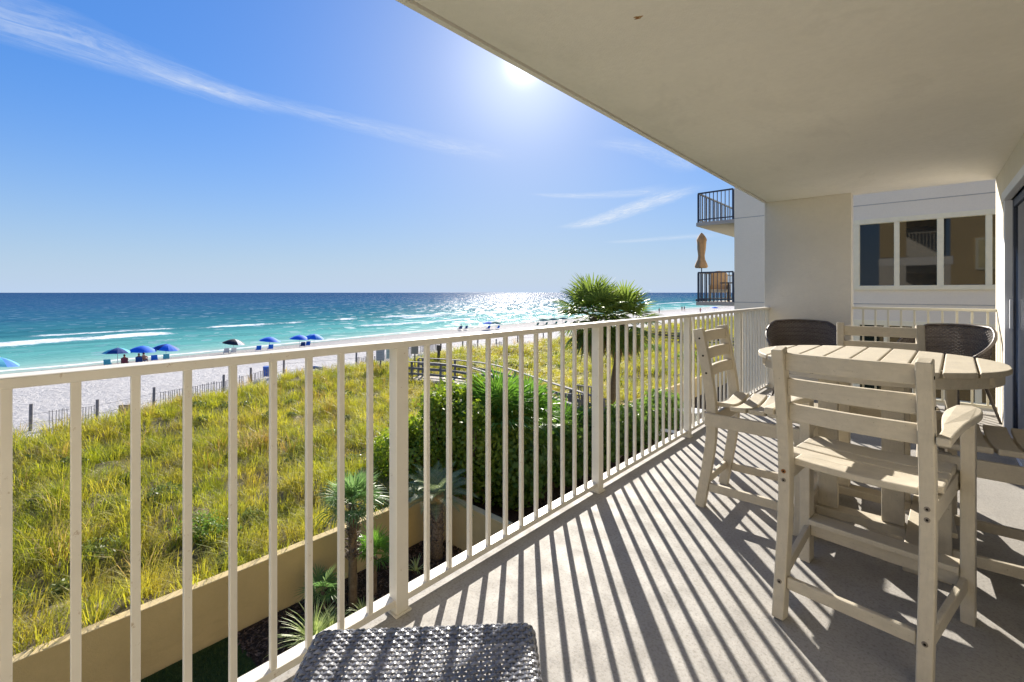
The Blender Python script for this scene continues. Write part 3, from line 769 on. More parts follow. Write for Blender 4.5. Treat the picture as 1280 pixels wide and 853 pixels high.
b1 = k.noise(k.mapv(p, (.9, .45, 1)), 1.0, 8, .72, .6); b2 = k.noise(k.mapv(p, (.12, .05, 1)), 1.0, 4, .6, .4)
hh = k.math('ADD', b1, k.math('MULTIPLY', b2, 3.0)); bn = k.bump(hh, 1.0, .36); bn2 = k.n('ShaderNodeBump'); bn2.inputs['Strength'].default_value = .5; bn2.inputs['Distance'].default_value = .3; k.l(hh, bn2.inputs['Height'])
df = k.n('ShaderNodeBsdfDiffuse'); k.l(c, df.inputs[0]); k.l(bn2.outputs[0], df.inputs['Normal'])
gl = k.n('ShaderNodeBsdfGlossy'); gl.inputs['Roughness'].default_value = .17; k.l(bn.outputs[0], gl.inputs['Normal'])
fr_ = k.n('ShaderNodeFresnel'); fr_.inputs['IOR'].default_value = 1.33; k.l(bn.outputs[0], fr_.inputs['Normal'])
vo = k.n('ShaderNodeTexVoronoi'); vo.inputs['Scale'].default_value = 1.0; k.l(k.mapv(p, (.62, .62, .01)), vo.inputs['Vector'])
vs_ = k.n('ShaderNodeSeparateColor'); k.l(vo.outputs['Color'], vs_.inputs[0])
wind = k.noise(k.mapv(p, (.045, .02, 1)), 1.0, 4, .6, .4)
glint = k.math('GREATER_THAN', k.math('ADD', vs_.outputs[0], k.math('MULTIPLY', k.math('SUBTRACT', wind, .5), .25)), .90)
ridge_ = k.rng(k.noise(k.mapv(p, (.5, .06, 1)), 1, 4, .6, .4), .42, .58, .15, 1.0)
nf = k.math('SUBTRACT', 1.0, fm)
msx = k.n('ShaderNodeMixShader'); k.l(k.math('MULTIPLY', k.math('MULTIPLY', k.math('MINIMUM', fr_.outputs[0], .5), .07), nf), msx.inputs[0]); k.l(df.outputs[0], msx.inputs[1]); k.l(gl.outputs[0], msx.inputs[2])
# wave facets that catch the sun: scattered patches of rougher, shinier water
g2_ = k.n('ShaderNodeBsdfGlossy'); g2_.inputs['Roughness'].default_value = .43
ms2 = k.n('ShaderNodeMixShader'); k.l(k.math('MULTIPLY', k.math('MULTIPLY', k.math('MULTIPLY', glint, ridge_), nf), .30), ms2.inputs[0]); k.l(msx.outputs[0], ms2.inputs[1]); k.l(g2_.outputs[0], ms2.inputs[2])
k.l(ms2.outputs[0], k.out.inputs[0])
me.materials.append(k.m); tag(link(bpy.data.objects.new('sea', me)), kind='structure')

# ------------------------------------------------------------------ dune grass
def blades(px_, py_, pz_, ang, lean, hgt, wid, tone, facing_jit=1.0):
    """arched blades: two quads each. arrays of length n"""
    n = len(px_); base = np.stack([px_, py_, pz_], 1)
    d = np.stack([np.cos(ang), np.sin(ang), 0 * ang], 1)
    fa = ang + math.pi / 2 + (rng.random(n) - .5) * facing_jit; s_ = np.stack([np.cos(fa), np.sin(fa), 0 * fa], 1) * (wid / 2)[:, None]
    up = np.array([0, 0, 1.])
    mid = base + d * (lean * .35 * hgt)[:, None] + up * (hgt * .62)[:, None]
    tip = base + d * (lean * 1.0 * hgt)[:, None] + up * (hgt * (1 - .30 * lean ** 2))[:, None]
    q1 = np.stack([base - s_, base + s_, mid + s_ * .8, mid - s_ * .8], 1)
    q2 = np.stack([mid - s_ * .8, mid + s_ * .8, tip + s_ * .08, tip - s_ * .08], 1)
    return np.concatenate([q1, q2]), np.concatenate([tone, tone])
def tufts(cx, cy, nb, hgt, spread, wid, tone0):
    n = len(cx); N = n * nb; tx = np.repeat(cx, nb); ty = np.repeat(cy, nb); hh_ = np.repeat(hgt, nb); tn = np.repeat(tone0, nb); ww = np.repeat(wid, nb)
    a = rng.random(N) * 2 * math.pi; r_ = np.sqrt(rng.random(N)) * np.repeat(spread, nb)
    x = tx + np.cos(a) * r_; y = ty + np.sin(a) * r_
    z = height(x, y) - .03
    wa_ = a + (rng.random(N) - .5) * 1.4
    return blades(x, y, z, wa_, .30 + .85 * rng.random(N), hh_ * (.55 + .6 * rng.random(N)), ww * (.7 + .6 * rng.random(N)), np.clip(tn + (rng.random(N) - .5) * .5, 0, 1))
def scatter(x0, x1, y0_, y1_, dens):
    n = int((x1 - x0) * (y1_ - y0_) * dens); return rng.uniform(x0, x1, n), rng.uniform(y0_, y1_, n)
walk_pts = [P(736, 502, -2.65), P(667, 479, -2.65), P(607, 458.5, -2.65), P(560, 452, -2.65), P(516, 449.5, -2.65)]
def grass_ok(x, y):
    wx_ = np.where(y < 7.5, -9.35, -10.1); c = crest(y)
    edge = c - 1.2 + 2.2 * (fbm(x * .5, y * .5, 12) - .5)
    ok = (x < wx_) & (x > edge)
    for a, b in zip(walk_pts, walk_pts[1:]):
        d = Vector((b.x - a.x, b.y - a.y)); L = d.length; d /= L
        s_ = (x - a.x) * d.x + (y - a.y) * d.y; t_ = np.abs(-(x - a.x) * d.y + (y - a.y) * d.x)
        ok &= ~((s_ > -.3) & (s_ < L + .3) & (t_ < .95))
    return ok
Qs, Ts = [], []
for (x0, x1, ya, yb, dens, nb, h_, w_) in ((-20, -9.2, -3, 20, 11, 34, .50, .012), (-29.5, -20, -5, 22, 8, 30, .50, .016), (-31, -9.8, 20, 45, 5, 26, .55, .024), (-32, -9.8, 45, 110, 2.2, 22, .65, .045), (-34, -9.8, 110, 260, .6, 16, .9, .10)):
    cx, cy_ = scatter(x0, x1, ya, yb, dens); ok = grass_ok(cx, cy_)
    bare = fbm(cx * .8, cy_ * .8, 21); ok &= (bare > .22); cx, cy_ = cx[ok], cy_[ok]
    n = len(cx); tone = np.clip(fbm(cx * .6, cy_ * .6, 30) * 1.6 - .3 + .3 * (rng.random(n) - .5), 0, 1)
    hg = h_ * (.30 + 1.35 * fbm(cx * .7, cy_ * .7, 17)) * (.6 + .75 * rng.random(n))
    q, t = tufts(cx, cy_, nb, hg, .16 + .1 * rng.random(n) + (w_ > .02) * .08, np.full(n, w_), tone); Qs.append(q); Ts.append(t)
tag(quads('dune_grass', np.concatenate(Qs), M['grass'], None, np.concatenate(Ts)), 'yellow green dune grass covering the dunes between beach and garden wall', 'grass', kind='stuff')
wq, wt = [], []
for i in range(150):
    x, y = rng.uniform(-23, -10), rng.uniform(0, 34)
    if not bool(grass_ok(np.array([x]), np.array([y]))[0]): continue
    r0 = rng.uniform(.16, .42); z = float(height(x, y)); m = 260
    d = rng.normal(size=(m, 3)); d /= np.linalg.norm(d, axis=1)[:, None]; d[:, 2] = np.abs(d[:, 2])
    p = np.array([x, y, z + .08]) + d * r0 * np.array([1, 1, .75]) * (rng.random(m) ** .4)[:, None]
    a1 = rng.normal(size=(m, 3)); a1 /= np.linalg.norm(a1, axis=1)[:, None]; a2 = np.cross(a1, rng.normal(size=(m, 3))); a2 /= np.linalg.norm(a2, axis=1)[:, None]
    sz = .035 + .02 * rng.random(m); wq.append(np.stack([p - a1 * sz[:, None], p + a2 * sz[:, None] * .5, p + a1 * sz[:, None], p - a2 * sz[:, None] * .5], 1)); wt.append(np.full(m, rng.random()) * .8 + .2 * rng.random(m))
tag(quads('dune_weeds', np.concatenate(wq), leafmat('weed_leaf', (.05, .09, .03), (.20, .24, .07), .35, .5), None, np.concatenate(wt)), 'small dark green weeds growing between the dune grass', 'weeds', kind='stuff')
# dry reddish clumps and sparse sea oats on the sandy crest
cx, cy_ = scatter(-30.5, -22.0, -5, 80, .35); n = len(cx); xx_ = P(312, 560, -3.9)
cx = np.concatenate([cx, xx_.x + rng.normal(0, .35, 14), rng.uniform(-24, -10, 60)]); cy_ = np.concatenate([cy_, xx_.y + rng.normal(0, .35, 14), rng.uniform(0, 20, 60)]); n = len(cx)
q, t = tufts(cx, cy_, 18, .6 + .4 * rng.random(n), np.full(n, .12), np.full(n, .014), rng.random(n))
tag(quads('sea_oats', q, M['grass_dry'], None, t), 'dry tan sea oats standing thinly along the sandy dune crest', 'grass', kind='stuff')
# lawn blades and mulch chips
cx, cy_ = scatter(-9, -3.5, -1.5, 3.0, 900); kp = cy_ < 2.7 + .12 * (cx + 8); cx, cy_ = cx[kp], cy_[kp]; n = len(cx)
q, t = blades(cx, cy_, np.full(n, GZ), rng.random(n) * 6.28, rng.random(n), .05 + .03 * rng.random(n), np.full(n, .006), rng.random(n))
tag(quads('lawn_grass', q, M['lawn'], None, t), 'short dark green lawn below the balcony beside the bark bed', 'grass', kind='stuff')
n = 9000; cx = rng.uniform(-9.0, -6.3, n); cy_ = rng.uniform(2.6, 7.3, n); kp = cy_ > 2.75 + .12 * (cx + 8); cx, cy_ = cx[kp], cy_[kp]; n = len(cx)
a = rng.random(n) * 6.28; l_ = .012 + .03 * rng.random(n); w_ = .005 + .01 * rng.random(n); tl = rng.normal(0, .012, (n, 2))
d = np.stack([np.cos(a), np.sin(a), tl[:, 0] / l_ * .5], 1) * l_[:, None]; s_ = np.stack([-np.sin(a), np.cos(a), tl[:, 1] / w_ * .3], 1) * w_[:, None]
b_ = np.stack([cx, cy_, np.full(n, GZ + .03)], 1)
M['chip'] = leafmat('bark_chip', (.03, .02, .014), (.19, .13, .09), .0, .8)
tag(quads('bark_mulch', np.stack([b_ - d - s_, b_ + d - s_, b_ + d + s_, b_ - d + s_], 1), M['chip'], None, rng.random(n) ** 2), 'dark brown bark chips spread over the planting bed', 'mulch', kind='stuff')

# ------------------------------------------------------------------ garden walls
gw = MB(); WT = -3.68
gw.prism([(-9.24, -14), (-9.06, -14), (-9.06, 7.18), (-6.6, 7.18), (-6.6, 7.36), (-9.24, 7.36)], 'z', GZ - .3, WT)
o = gw.build('garden_wall', M['gwall'], None, .012); tag(o, 'low sand coloured garden wall holding back the dune, with a corner behind the sago palm', 'wall')
g = MB(); g.box(-10.02, -9.86, 7.6, 14.6, GZ - .3, WT); g.box(-10.02, -9.86, 17.3, 46, GZ - .3, WT)
o = g.build('retaining_wall', M['outer'], None, .01); tag(o, 'pale retaining wall between hedge and dune, beyond the stair gate', 'wall')

# ------------------------------------------------------------------ plants
def leaf_cloud(blobs, n, size, aspect=.45, shell=.35):
    """leaf faces spread near the surface of a set of ellipsoids (cx,cy,cz,rx,ry,rz)"""
    vol = np.array([b[3] * b[4] * b[5] for b in blobs]) ** .67; pick = rng.choice(len(blobs), n, p=vol / vol.sum()); B = np.array(blobs)[pick]
    d = rng.normal(size=(n, 3)); d /= np.linalg.norm(d, axis=1)[:, None]
    rr = 1 - shell * rng.random(n) ** 1.6
    lump = 1 + .16 * (vnoise(d[:, 0] * 4 + pick * 3.1, d[:, 1] * 4 + d[:, 2] * 3, 8) - .5) * 2
    p = B[:, :3] + d * B[:, 3:] * (rr * lump)[:, None] + rng.normal(0, .055, (n, 3)) * (1 + 1.6 * (rng.random((n, 1)) < .12))
    nn = d + rng.normal(0, .75, (n, 3)); nn /= np.linalg.norm(nn, axis=1)[:, None]
    t = np.cross(nn, rng.normal(size=(n, 3))); t /= np.linalg.norm(t, axis=1)[:, None]; b = np.cross(nn, t)
    s_ = size * (.6 + .8 * rng.random(n))
    T_ = t * s_[:, None]; Bv = b * (s_ * aspect)[:, None]
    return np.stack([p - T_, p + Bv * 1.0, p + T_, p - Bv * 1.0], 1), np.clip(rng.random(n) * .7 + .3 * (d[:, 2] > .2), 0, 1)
def shrub(name, blobs, n, size, mat, label, cat='shrub', group=None, aspect=.5):
    cx_ = np.mean([b[0] for b in blobs]); cy2 = np.mean([b[1] for b in blobs]); base = float(height(cx_, cy2))
    r = empty(name, (cx_, cy2, base), 0, label, cat, group)
    bl_ = [(b[0] - cx_, b[1] - cy2, b[2] - base, *b[3:]) for b in blobs]
    q, t = leaf_cloud(bl_, n, size, aspect); quads('foliage', q, mat, r, t)
    g = MB()
    for b in bl_:
        for k_ in range(3):
            e = Vector((b[0] + random.uniform(-.5, .5) * b[3], b[1] + random.uniform(-.5, .5) * b[4], b[2] + random.uniform(-.2, .5) * b[5]))
            s0 = Vector((e.x * .5 + random.uniform(-.1, .1), e.y * .7, 0)); m_ = s0.lerp(e, .5) + Vector((random.uniform(-.1, .1), random.uniform(-.1, .1), 0))
            g.tube([s0, m_, e], [.03, .02, .008], 6)
    g.build('branches', M['bark'], r, smooth=True)
    return r
bb = []
for (x, y, z, rx, ry, rz) in ((-10.3, 8.6, -2.9, .95, .9, 1.25), (-9.4, 8.9, -3.2, 1.0, .9, 1.3), (-9.9, 9.6, -2.6, 1.0, .9, 1.1), (-10.9, 9.3, -2.6, .8, .8, .8), (-8.9, 9.7, -3.5, .95, .9, 1.2), (-10.6, 8.1, -3.6, .8, .8, .9)):
    bb.append((x, y, z, rx, ry, rz))
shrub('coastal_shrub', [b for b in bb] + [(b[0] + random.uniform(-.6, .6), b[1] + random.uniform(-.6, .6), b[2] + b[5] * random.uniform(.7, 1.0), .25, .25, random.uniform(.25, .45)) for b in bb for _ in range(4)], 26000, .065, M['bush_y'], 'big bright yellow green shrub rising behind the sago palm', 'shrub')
hb = []
for i in range(13):
    y = 9.6 + i * .95; hb.append((-8.75 + random.uniform(-.25, .25), y, -3.95 + random.uniform(-.12, .12) + (.22 if i < 3 else 0), .95, .85, .88 + random.uniform(-.05, .08)))
def lumps(bs, n, r0, r1):
    out = list(bs)
    for i in range(n):
        b = random.choice(bs); a = random.uniform(0, 6.28); e = random.uniform(-.1, 1.3); q = (math.cos(a) * math.cos(e), math.sin(a) * math.cos(e), math.sin(e)); r = random.uniform(r0, r1)
        out.append((b[0] + q[0] * b[3] * .9, b[1] + q[1] * b[4] * .9, b[2] + q[2] * b[5] * .9, r, r, r * random.uniform(.9, 1.4)))
    return out
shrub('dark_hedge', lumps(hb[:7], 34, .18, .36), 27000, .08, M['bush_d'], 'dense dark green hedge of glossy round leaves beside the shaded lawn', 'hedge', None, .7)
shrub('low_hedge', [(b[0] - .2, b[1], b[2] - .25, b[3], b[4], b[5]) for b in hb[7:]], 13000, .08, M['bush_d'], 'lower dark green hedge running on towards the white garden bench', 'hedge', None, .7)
shrub('small_shrub', [(P(492, 600, -4.2).x, P(492, 600, -4.2).y, -3.55, .75, .7, .75)], 5000, .045, M['bush_y'], 'small leafy green shrub beyond the garden wall behind the thick railing post', 'shrub')
s = P(255 + 10, 620, -3.9)
for i, (px, py, n_, lab) in enumerate(((246, 668, 1500, 'round grey green plant in the grass just behind the garden wall'), (850, 425, 5000, 'dark bushy shrub in the dune grass near the far boardwalk'), (805, 440, 4000, 'spreading green shrub in the dune grass right of the sabal palm'), (860, 452, 4000, 'leafy green shrub growing beside the pale retaining wall'))):
    q_ = P(px, py, -3.9); sz = .35 if i == 0 else .9
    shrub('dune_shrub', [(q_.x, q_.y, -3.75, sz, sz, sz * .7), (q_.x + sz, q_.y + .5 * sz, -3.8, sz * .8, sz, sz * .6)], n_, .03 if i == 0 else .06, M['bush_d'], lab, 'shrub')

def fan_leaf(o_, dirv, L, pet, nseg=24, span=R(235), droop=.35, wid=.03, roll=0.0):
    """fan palm leaf quads: petiole end at o_+dirv*pet"""
    d = Vector(dirv).normalized(); side = d.cross(Vector((0, 0, 1)));
    side = side.normalized() if side.length > .05 else Vector((1, 0, 0)); nrm = side.cross(d).normalized()
    c = Vector(o_) + d * pet - Vector((0, 0, .12 * pet * pet))
    Q = [] ; w = .008
    Q.append([Vector(o_) - side * w, Vector(o_) + side * w, c + side * w, c - side * w])
    for i in range(nseg):
        a = (i / (nseg - 1) - .5) * span + random.uniform(-.04, .04); e = (d * math.cos(a) + side * math.sin(a)).normalized()
        l = L * (.70 + .30 * math.cos(a * .5)) * random.uniform(.9, 1.05)
        fold = nrm * (.10 * L * math.cos(a * 2))
        pm = c + e * l * .55 + fold * .3; pt = c + e * l - Vector((0, 0, droop * l * random.uniform(.5, 1.2))) * .6
        sd2 = e.cross(nrm).normalized() * wid * .5
        tw = nrm * wid * .4 * (1 if i % 2 else -1)
        Q.append([c - sd2 * .4, c + sd2 * .4, pm + sd2 + tw, pm - sd2]); Q.append([pm - sd2, pm + sd2 + tw, pt + sd2 * .12, pt - sd2 * .12])
    return Q
def fan_palm(name, loc, trunk_h, trunk_r, nleaf, L, pet, label, mat, boots=0, dead=0, group=None, el=(-35, 85), wid=.035, trunk_mat=None, lean=(0, 0)):
    r = empty(name, loc, 0, label, 'palm', group); top = Vector((lean[0], lean[1], trunk_h))
    if trunk_h > .1:
        pts, rad = [], []
        for i in range(14):
            t = i / 13; pts.append(top * t); rad.append(trunk_r * (1.12 - .15 * t + .05 * math.sin(i * 2.3)))
        MB().tube(pts, rad, 12).build('trunk', trunk_mat or M['bark'], r, smooth=True)
    if boots:
        g = MB()
        for i in range(int(boots * (300 if trunk_r < .1 else 110))):
            t = 1 - boots * random.random(); a = random.uniform(0, 6.28); b = top * t; o1 = Vector((math.cos(a), math.sin(a), 0))
            p = b + o1 * trunk_r; g.bar(p, p + o1 * random.uniform(.05, .10) + Vector((0, 0, random.uniform(.02, .11))), .030, .010)
        g.build('leaf_bases', M['boots'], r)
    Q, T = [], []
    for i in range(nleaf):
        a = i * 2.399 + random.uniform(-.2, .2); t = (i + .5) / nleaf; e = R(el[0] + (el[1] - el[0]) * t + random.uniform(-9, 9))
        d = Vector((math.cos(a) * math.cos(e), math.sin(a) * math.cos(e), math.sin(e)))
        q = fan_leaf(top, d, L * random.uniform(.8, 1.15), pet * random.uniform(.7, 1.2), droop=.45 - .3 * t, wid=wid); Q += q; T += [random.random() * .35 + .5 * t * random.random() + .0] * len(q)
    quads('crown', [[tuple(p) for p in q] for q in Q], mat, r, T)
    if dead:
        Q = []
        for i in range(dead):
            a = random.uniform(0, 6.28); e = R(random.uniform(-85, -50)); d = Vector((math.cos(a) * math.cos(e), math.sin(a) * math.cos(e), math.sin(e)))
            Q += fan_leaf(top - Vector((0, 0, random.uniform(0, .3))), d, L * .75, pet * .7, 12, R(110), .5, wid)
        quads('dead_fronds', [[tuple(p) for p in q] for q in Q], M['deadleaf'], r, [random.random() for _ in Q])
    return r
pb = PD(752, 20, GZ); fan_palm('sabal_palm', (pb.x, pb.y, GZ), 5.10, .17, 36, 1.10, .95, 'tall sabal palm with a round crown standing against the sea', M['fan'], .4, 34, wid=.075, lean=(-.28, -.26), el=(-60, 85))
pb = PD(760, 20.6, GZ); fan_palm('sabal_palm', (pb.x, pb.y, GZ), 4.85, .15, 32, 1.08, .95, 'slightly shorter sabal palm growing close right of the taller one', M['fan'], .4, 26, wid=.075, el=(-60, 80), lean=(.50, .45))
q_ = P(441, 757, GZ); fan_palm('windmill_palm', (q_.x, q_.y, GZ), 1.95, .075, 26, .46, .34, 'slim young fan palm with a shaggy dark trunk in the bark bed', M['fan_blue'], .55, 0, wid=.022, el=(-10, 85))
q_ = P(468, 742, GZ); fan_palm('dwarf_palm', (q_.x, q_.y, GZ), .75, .05, 12, .38, .25, 'dwarf fan palm with bright green fans right of the shaggy trunk', M['palmetto'], 0, 0, wid=.022, el=(0, 85))
q_ = P(404, 762, GZ); fan_palm('dwarf_palm', (q_.x, q_.y, GZ), .35, .04, 9, .36, .22, 'dwarf fan palm with bluish fans just left of the shaggy trunk', M['fan_blue'], 0, 0, wid=.02, el=(5, 80))
for i, (px, Z, z, lab) in enumerate(((622, 13.4, -3.4, 'bright green saw palmetto clump rising above the hedge, left one'), (658, 14.2, -3.5, 'bright green saw palmetto clump rising above the hedge, middle one'), (705, 15.6, -3.6, 'smaller saw palmetto clump beside the stair gate'))):
    q_ = PD(px, Z, GZ); fan_palm('saw_palmetto', (q_.x, q_.y, GZ), (2.25, 2.0, 1.0)[i], .10, 30 - 6 * i, .95, .80, lab, M['palmetto'], 0, 0, 'saw palmettos above the hedge', wid=.045, el=(10, 88))

def sago(loc, label):
    r = empty('sago_palm', loc, 0, label, 'palm'); h = 1.25
    g = MB()
    g.tube([(0, 0, 0), (.01, 0, .5), (0, .01, h)], [.15, .13, .14], 14); tr = g.build('trunk', M['boots'], r, smooth=True)
    g = MB()
    for i in range(150):
        a = random.uniform(0, 6.28); z = random.uniform(.05, h); o1 = Vector((math.cos(a), math.sin(a), 0)); p = o1 * .12 + Vector((0, 0, z)); g.bar(p, p + o1 * .05 + Vector((0, 0, .06)), .03, .02)
    g.build('leaf_bases', M['boots'], r)
    g = MB(); g.tube([(0, 0, h), (0, 0, h + .10), (0, 0, h + .24), (0, 0, h + .32)], [.14, .19, .15, .03], 14); g.build('seed_cone', M['cone'], r, smooth=True)
    Q = []
    for i in range(44):
        a = i * 2.399; e0 = R(64 - 56 * (i / 44)); L = random.uniform(.90, 1.08); n = 22; prev = Vector((0, 0, h + .05)); 
        for k_ in range(n):
            t = k_ / n; e = e0 - t * t * R(58); d = Vector((math.cos(a) * math.cos(e), math.sin(a) * math.cos(e), math.sin(e))); nx_ = prev + d * L / n
            sdv = Vector((-math.sin(a), math.cos(a), 0)); upv = sdv.cross(d) * -1
            Q.append([prev - sdv * .005, prev + sdv * .005, nx_ + sdv * .004, nx_ - sdv * .004])
            l = .17 * math.sin(math.pi * min(1, .18 + t * .86)) + .02
            for s_ in (-1, 1):
                for hh_ in (0, .5):
                    b = prev.lerp(nx_, hh_); e2 = (sdv * s_ * .8 + d * .5 + Vector((0, 0, .28))).normalized(); Q.append([b - d * .006, b + d * .006, b + e2 * l + d * .002, b + e2 * l - d * .002])
            prev = nx_
    quads('crown', [[tuple(p) for p in q] for q in Q], M['sago'], r, [random.random() for _ in Q])
    return r
q_ = P(547, 690, GZ); sago((q_.x + .15, q_.y - .15, GZ), 'sago palm with a tan central cone growing in the corner of the garden wall')

def strap_plant(px, py, n, L, label, wid=.03):
    q_ = P(px, py, GZ); r = empty('striped_plant', (q_.x, q_.y, GZ), 0, label, 'plant', 'striped plants in the bark bed'); Q, T = [], []
    for i in range(n):
        a = random.uniform(0, 6.28); e0 = R(random.uniform(20, 85)); l = L * random.uniform(.6, 1.1); p = Vector((math.cos(a), math.sin(a), 0)) * .03; sdv = Vector((-math.sin(a), math.cos(a), 0)) * wid / 2
        tn = random.random(); z0 = random.uniform(0, .2)*L; p.z = z0
        for k_ in range(4):
            t = k_ / 4; e = e0 - t * R(60); nx_ = p + Vector((math.cos(a) * math.cos(e), math.sin(a) * math.cos(e), math.sin(e))) * l / 4; w0, w1 = 1 - t * .8, 1 - (t + .25) * .95
            Q.append([p - sdv * w0, p + sdv * w0, nx_ + sdv * w1, nx_ - sdv * w1]); T.append(tn); p = nx_
    quads('leaves', [[tuple(p) for p in q] for q in Q], M['yucca'], r, T); return r
strap_plant(392, 812, 150, .72, 'largest yellow striped strap leaved plant, nearest the balcony below the railing')
strap_plant(415, 795, 90, .45, 'yellow striped strap leaved plant just beyond the largest one')
strap_plant(455, 775, 45, .38, 'narrow striped strap leaved plant right of the shaggy palm trunk')
strap_plant(520, 715, 30, .32, 'sparse striped strap leaved plant at the foot of the sago palm')

# ------------------------------------------------------------------ boardwalks, fences, signs
def path_walk(name, pts, width, zdeck, label, wood_top, hrail=1.0, both=True, step=2.0, rails=(1.0, .66, .36)):
    r = empty(name, (pts[0].x, pts[0].y, zdeck), 0, label, 'boardwalk'); o0 = Vector((pts[0].x, pts[0].y, 0))
    P_ = [Vector((p.x, p.y, 0)) - o0 for p in pts]; sp_ = [Vector((p.x, p.y, 0)) for p in spline([(p.x, p.y, 0) for p in P_], 5)]
    def offs(i, w): 
        d = (sp_[min(i + 1, len(sp_) - 1)] - sp_[max(i - 1, 0)]).normalized(); return sp_[i] + Vector((-d.y, d.x, 0)) * w
    g = MB()
    for i in range(len(sp_) - 1):
        a, b, c, d = offs(i, -width / 2), offs(i, width / 2), offs(i + 1, width / 2), offs(i + 1, -width / 2)
        zz_ = Vector((0, 0, -.05)); g.add([a, b, c, d, a + zz_, b + zz_, c + zz_, d + zz_], [(0, 1, 2, 3), (4, 7, 6, 5), (0, 4, 5, 1), (1, 5, 6, 2), (2, 6, 7, 3), (3, 7, 4, 0)])
    g.build('deck', M['deck'], r)
    for s_ in ((-1, 1) if both else (1,)):
        for hz in rails:
            g = MB()
            for i in range(len(sp_) - 1):
                a, b = offs(i, s_ * width / 2) + Vector((0, 0, hz * hrail)), offs(i + 1, s_ * width / 2) + Vector((0, 0, hz * hrail))
                if hz == 1.0: g.bar(a, b, .15, .045)
                else: g.bar(a, b, .04, .12)
            g.build('rail', M[wood_top], r)
        L = 0; last = -9
        for i in range(len(sp_)):
            if i: L += (sp_[i] - sp_[i - 1]).length
            if L - last >= step or i == len(sp_) - 1:
                last = L; q = offs(i, s_ * (width / 2 - .07)); MB().box(q.x - .05, q.x + .05, q.y - .05, q.y + .05, -1.3, hrail * .97).build('post', M[wood_top], r)
    return r
path_walk('boardwalk', walk_pts, 1.5, -3.72, 'weathered grey boardwalk with rails curving over the dune to the beach', 'wood_grey', 1.05, step=1.9)
far_pts = [Vector((-12, 44, 0)), Vector((-18, 46, 0)), Vector((-24, 47, 0)), Vector((-31, 47.5, 0))]
path_walk('boardwalk', far_pts, 1.8, -3.8, 'distant dark boardwalk with three rails crossing the dune near the grey building', 'wood_dark', 1.1, step=2.4, rails=(1.0, .7, .42, .15))
# landing and stair gate by the hedge
lp = P(712, 520, -3.7)
r = empty('stair_gate', (lp.x, lp.y, -3.72), R(10), 'wooden landing with picket railing where the boardwalk meets the garden', 'gate')
MB().box(-1.3, .9, -.9, .9, -.05, 0).build('landing', M['deck'], r)
for (a, b) in (((-.1, -.85), (.80, -.85)), ((-.1, .85), (.80, .85)), ((.87, -.85), (.87, -.2))):
    g = MB()
    for z in (1.1, .08): g.bar((a[0], a[1], z), (b[0], b[1], z), .07, .05)
    n = 8
    for i in range(n + 1): x = a[0] + (b[0] - a[0]) * i / n; y = a[1] + (b[1] - a[1]) * i / n; g.box(x - .018, x + .018, y - .018, y + .018, .05, 1.1)
    g.build('picket_railing', M['wood_grey'], r)
g = MB()
for i in range(5): g.box(.9 + .28 * i, 1.2 + .28 * i, -.8, .8, -.2 * i - .25, -.2 * i - .2)
g.build('steps', M['deck'], r)

def zt(x, y): return float(height(x, y))
# sand fence along the seaward foot of the dune
fence_px = [(38, 516), (120, 505), (192, 499), (277, 486), (313, 480), (352, 474), (445, 466), (548, 450), (578, 447), (594, 444), (620, 439), (627, 437), (647, 434), (676, 431)]
sf = empty('sand_fence', (-31, 0, -5), 0, 'weathered picket sand fence running along the foot of the dune', 'fence')
prev = None
for i, (px, py) in enumerate(fence_px):
    q = P(px, py, -4.85); q = P(px, py, -4.45); x, y = -30.3 + (.3 if i % 2 else 0), q.y * (-30.3 / q.x)
    z = zt(x, y); 
    MB().tube([(x + 31, y, z + 4.7), (x + 31.02, y + .02, z + 5 + 1.15 + random.uniform(-.15, .1))], .065, 8).build('post', M['wood_grey'], sf)
    if prev is not None:
        g = MB(); L = math.hypot(x - prev[0], y - prev[1]); n = int(min(L, 14) / .10)
        if i in (1, 3, 4, 5, 7, 9, 11):
            for k_ in range(n):
                t = k_ / n
                if vnoise(np.array(t * 6.), np.array(i * 1.), 3) < .32: continue
                xx_, yy_ = prev[0] + (x - prev[0]) * t, prev[1] + (y - prev[1]) * t; zz_ = zt(xx_, yy_)
                hh_ = .75 + .08 * random.random(); tl = random.uniform(-.03, .03); g.bar((xx_ + 31, yy_, zz_ + 4.9), (xx_ + 31, yy_ + tl, zz_ + 5 + hh_), .02, .045, up=(1, 0, 0))
        for zz_ in (.35, .75): g.bar((prev[0] + 31, prev[1], zt(*prev) + 5 + zz_), (x + 31, y, z + 5 + zz_), .012, .012)
        g.build('picket_panel', M['wood_grey'], sf)
    prev = (x, y)
q = P(148, 500, -4.6); g = MB(); g.box(-.28, .28, -.04, .04, -.4, .45); o = g.build('wooden_board', M['wood_tan'], None, .01)
o.location = (q.x + 2, q.y, zt(q.x + 2, q.y)); o.rotation_euler = (0, 0, R(50)); tag(o, 'square tan wooden board standing in the grass on the dune crest', 'board')

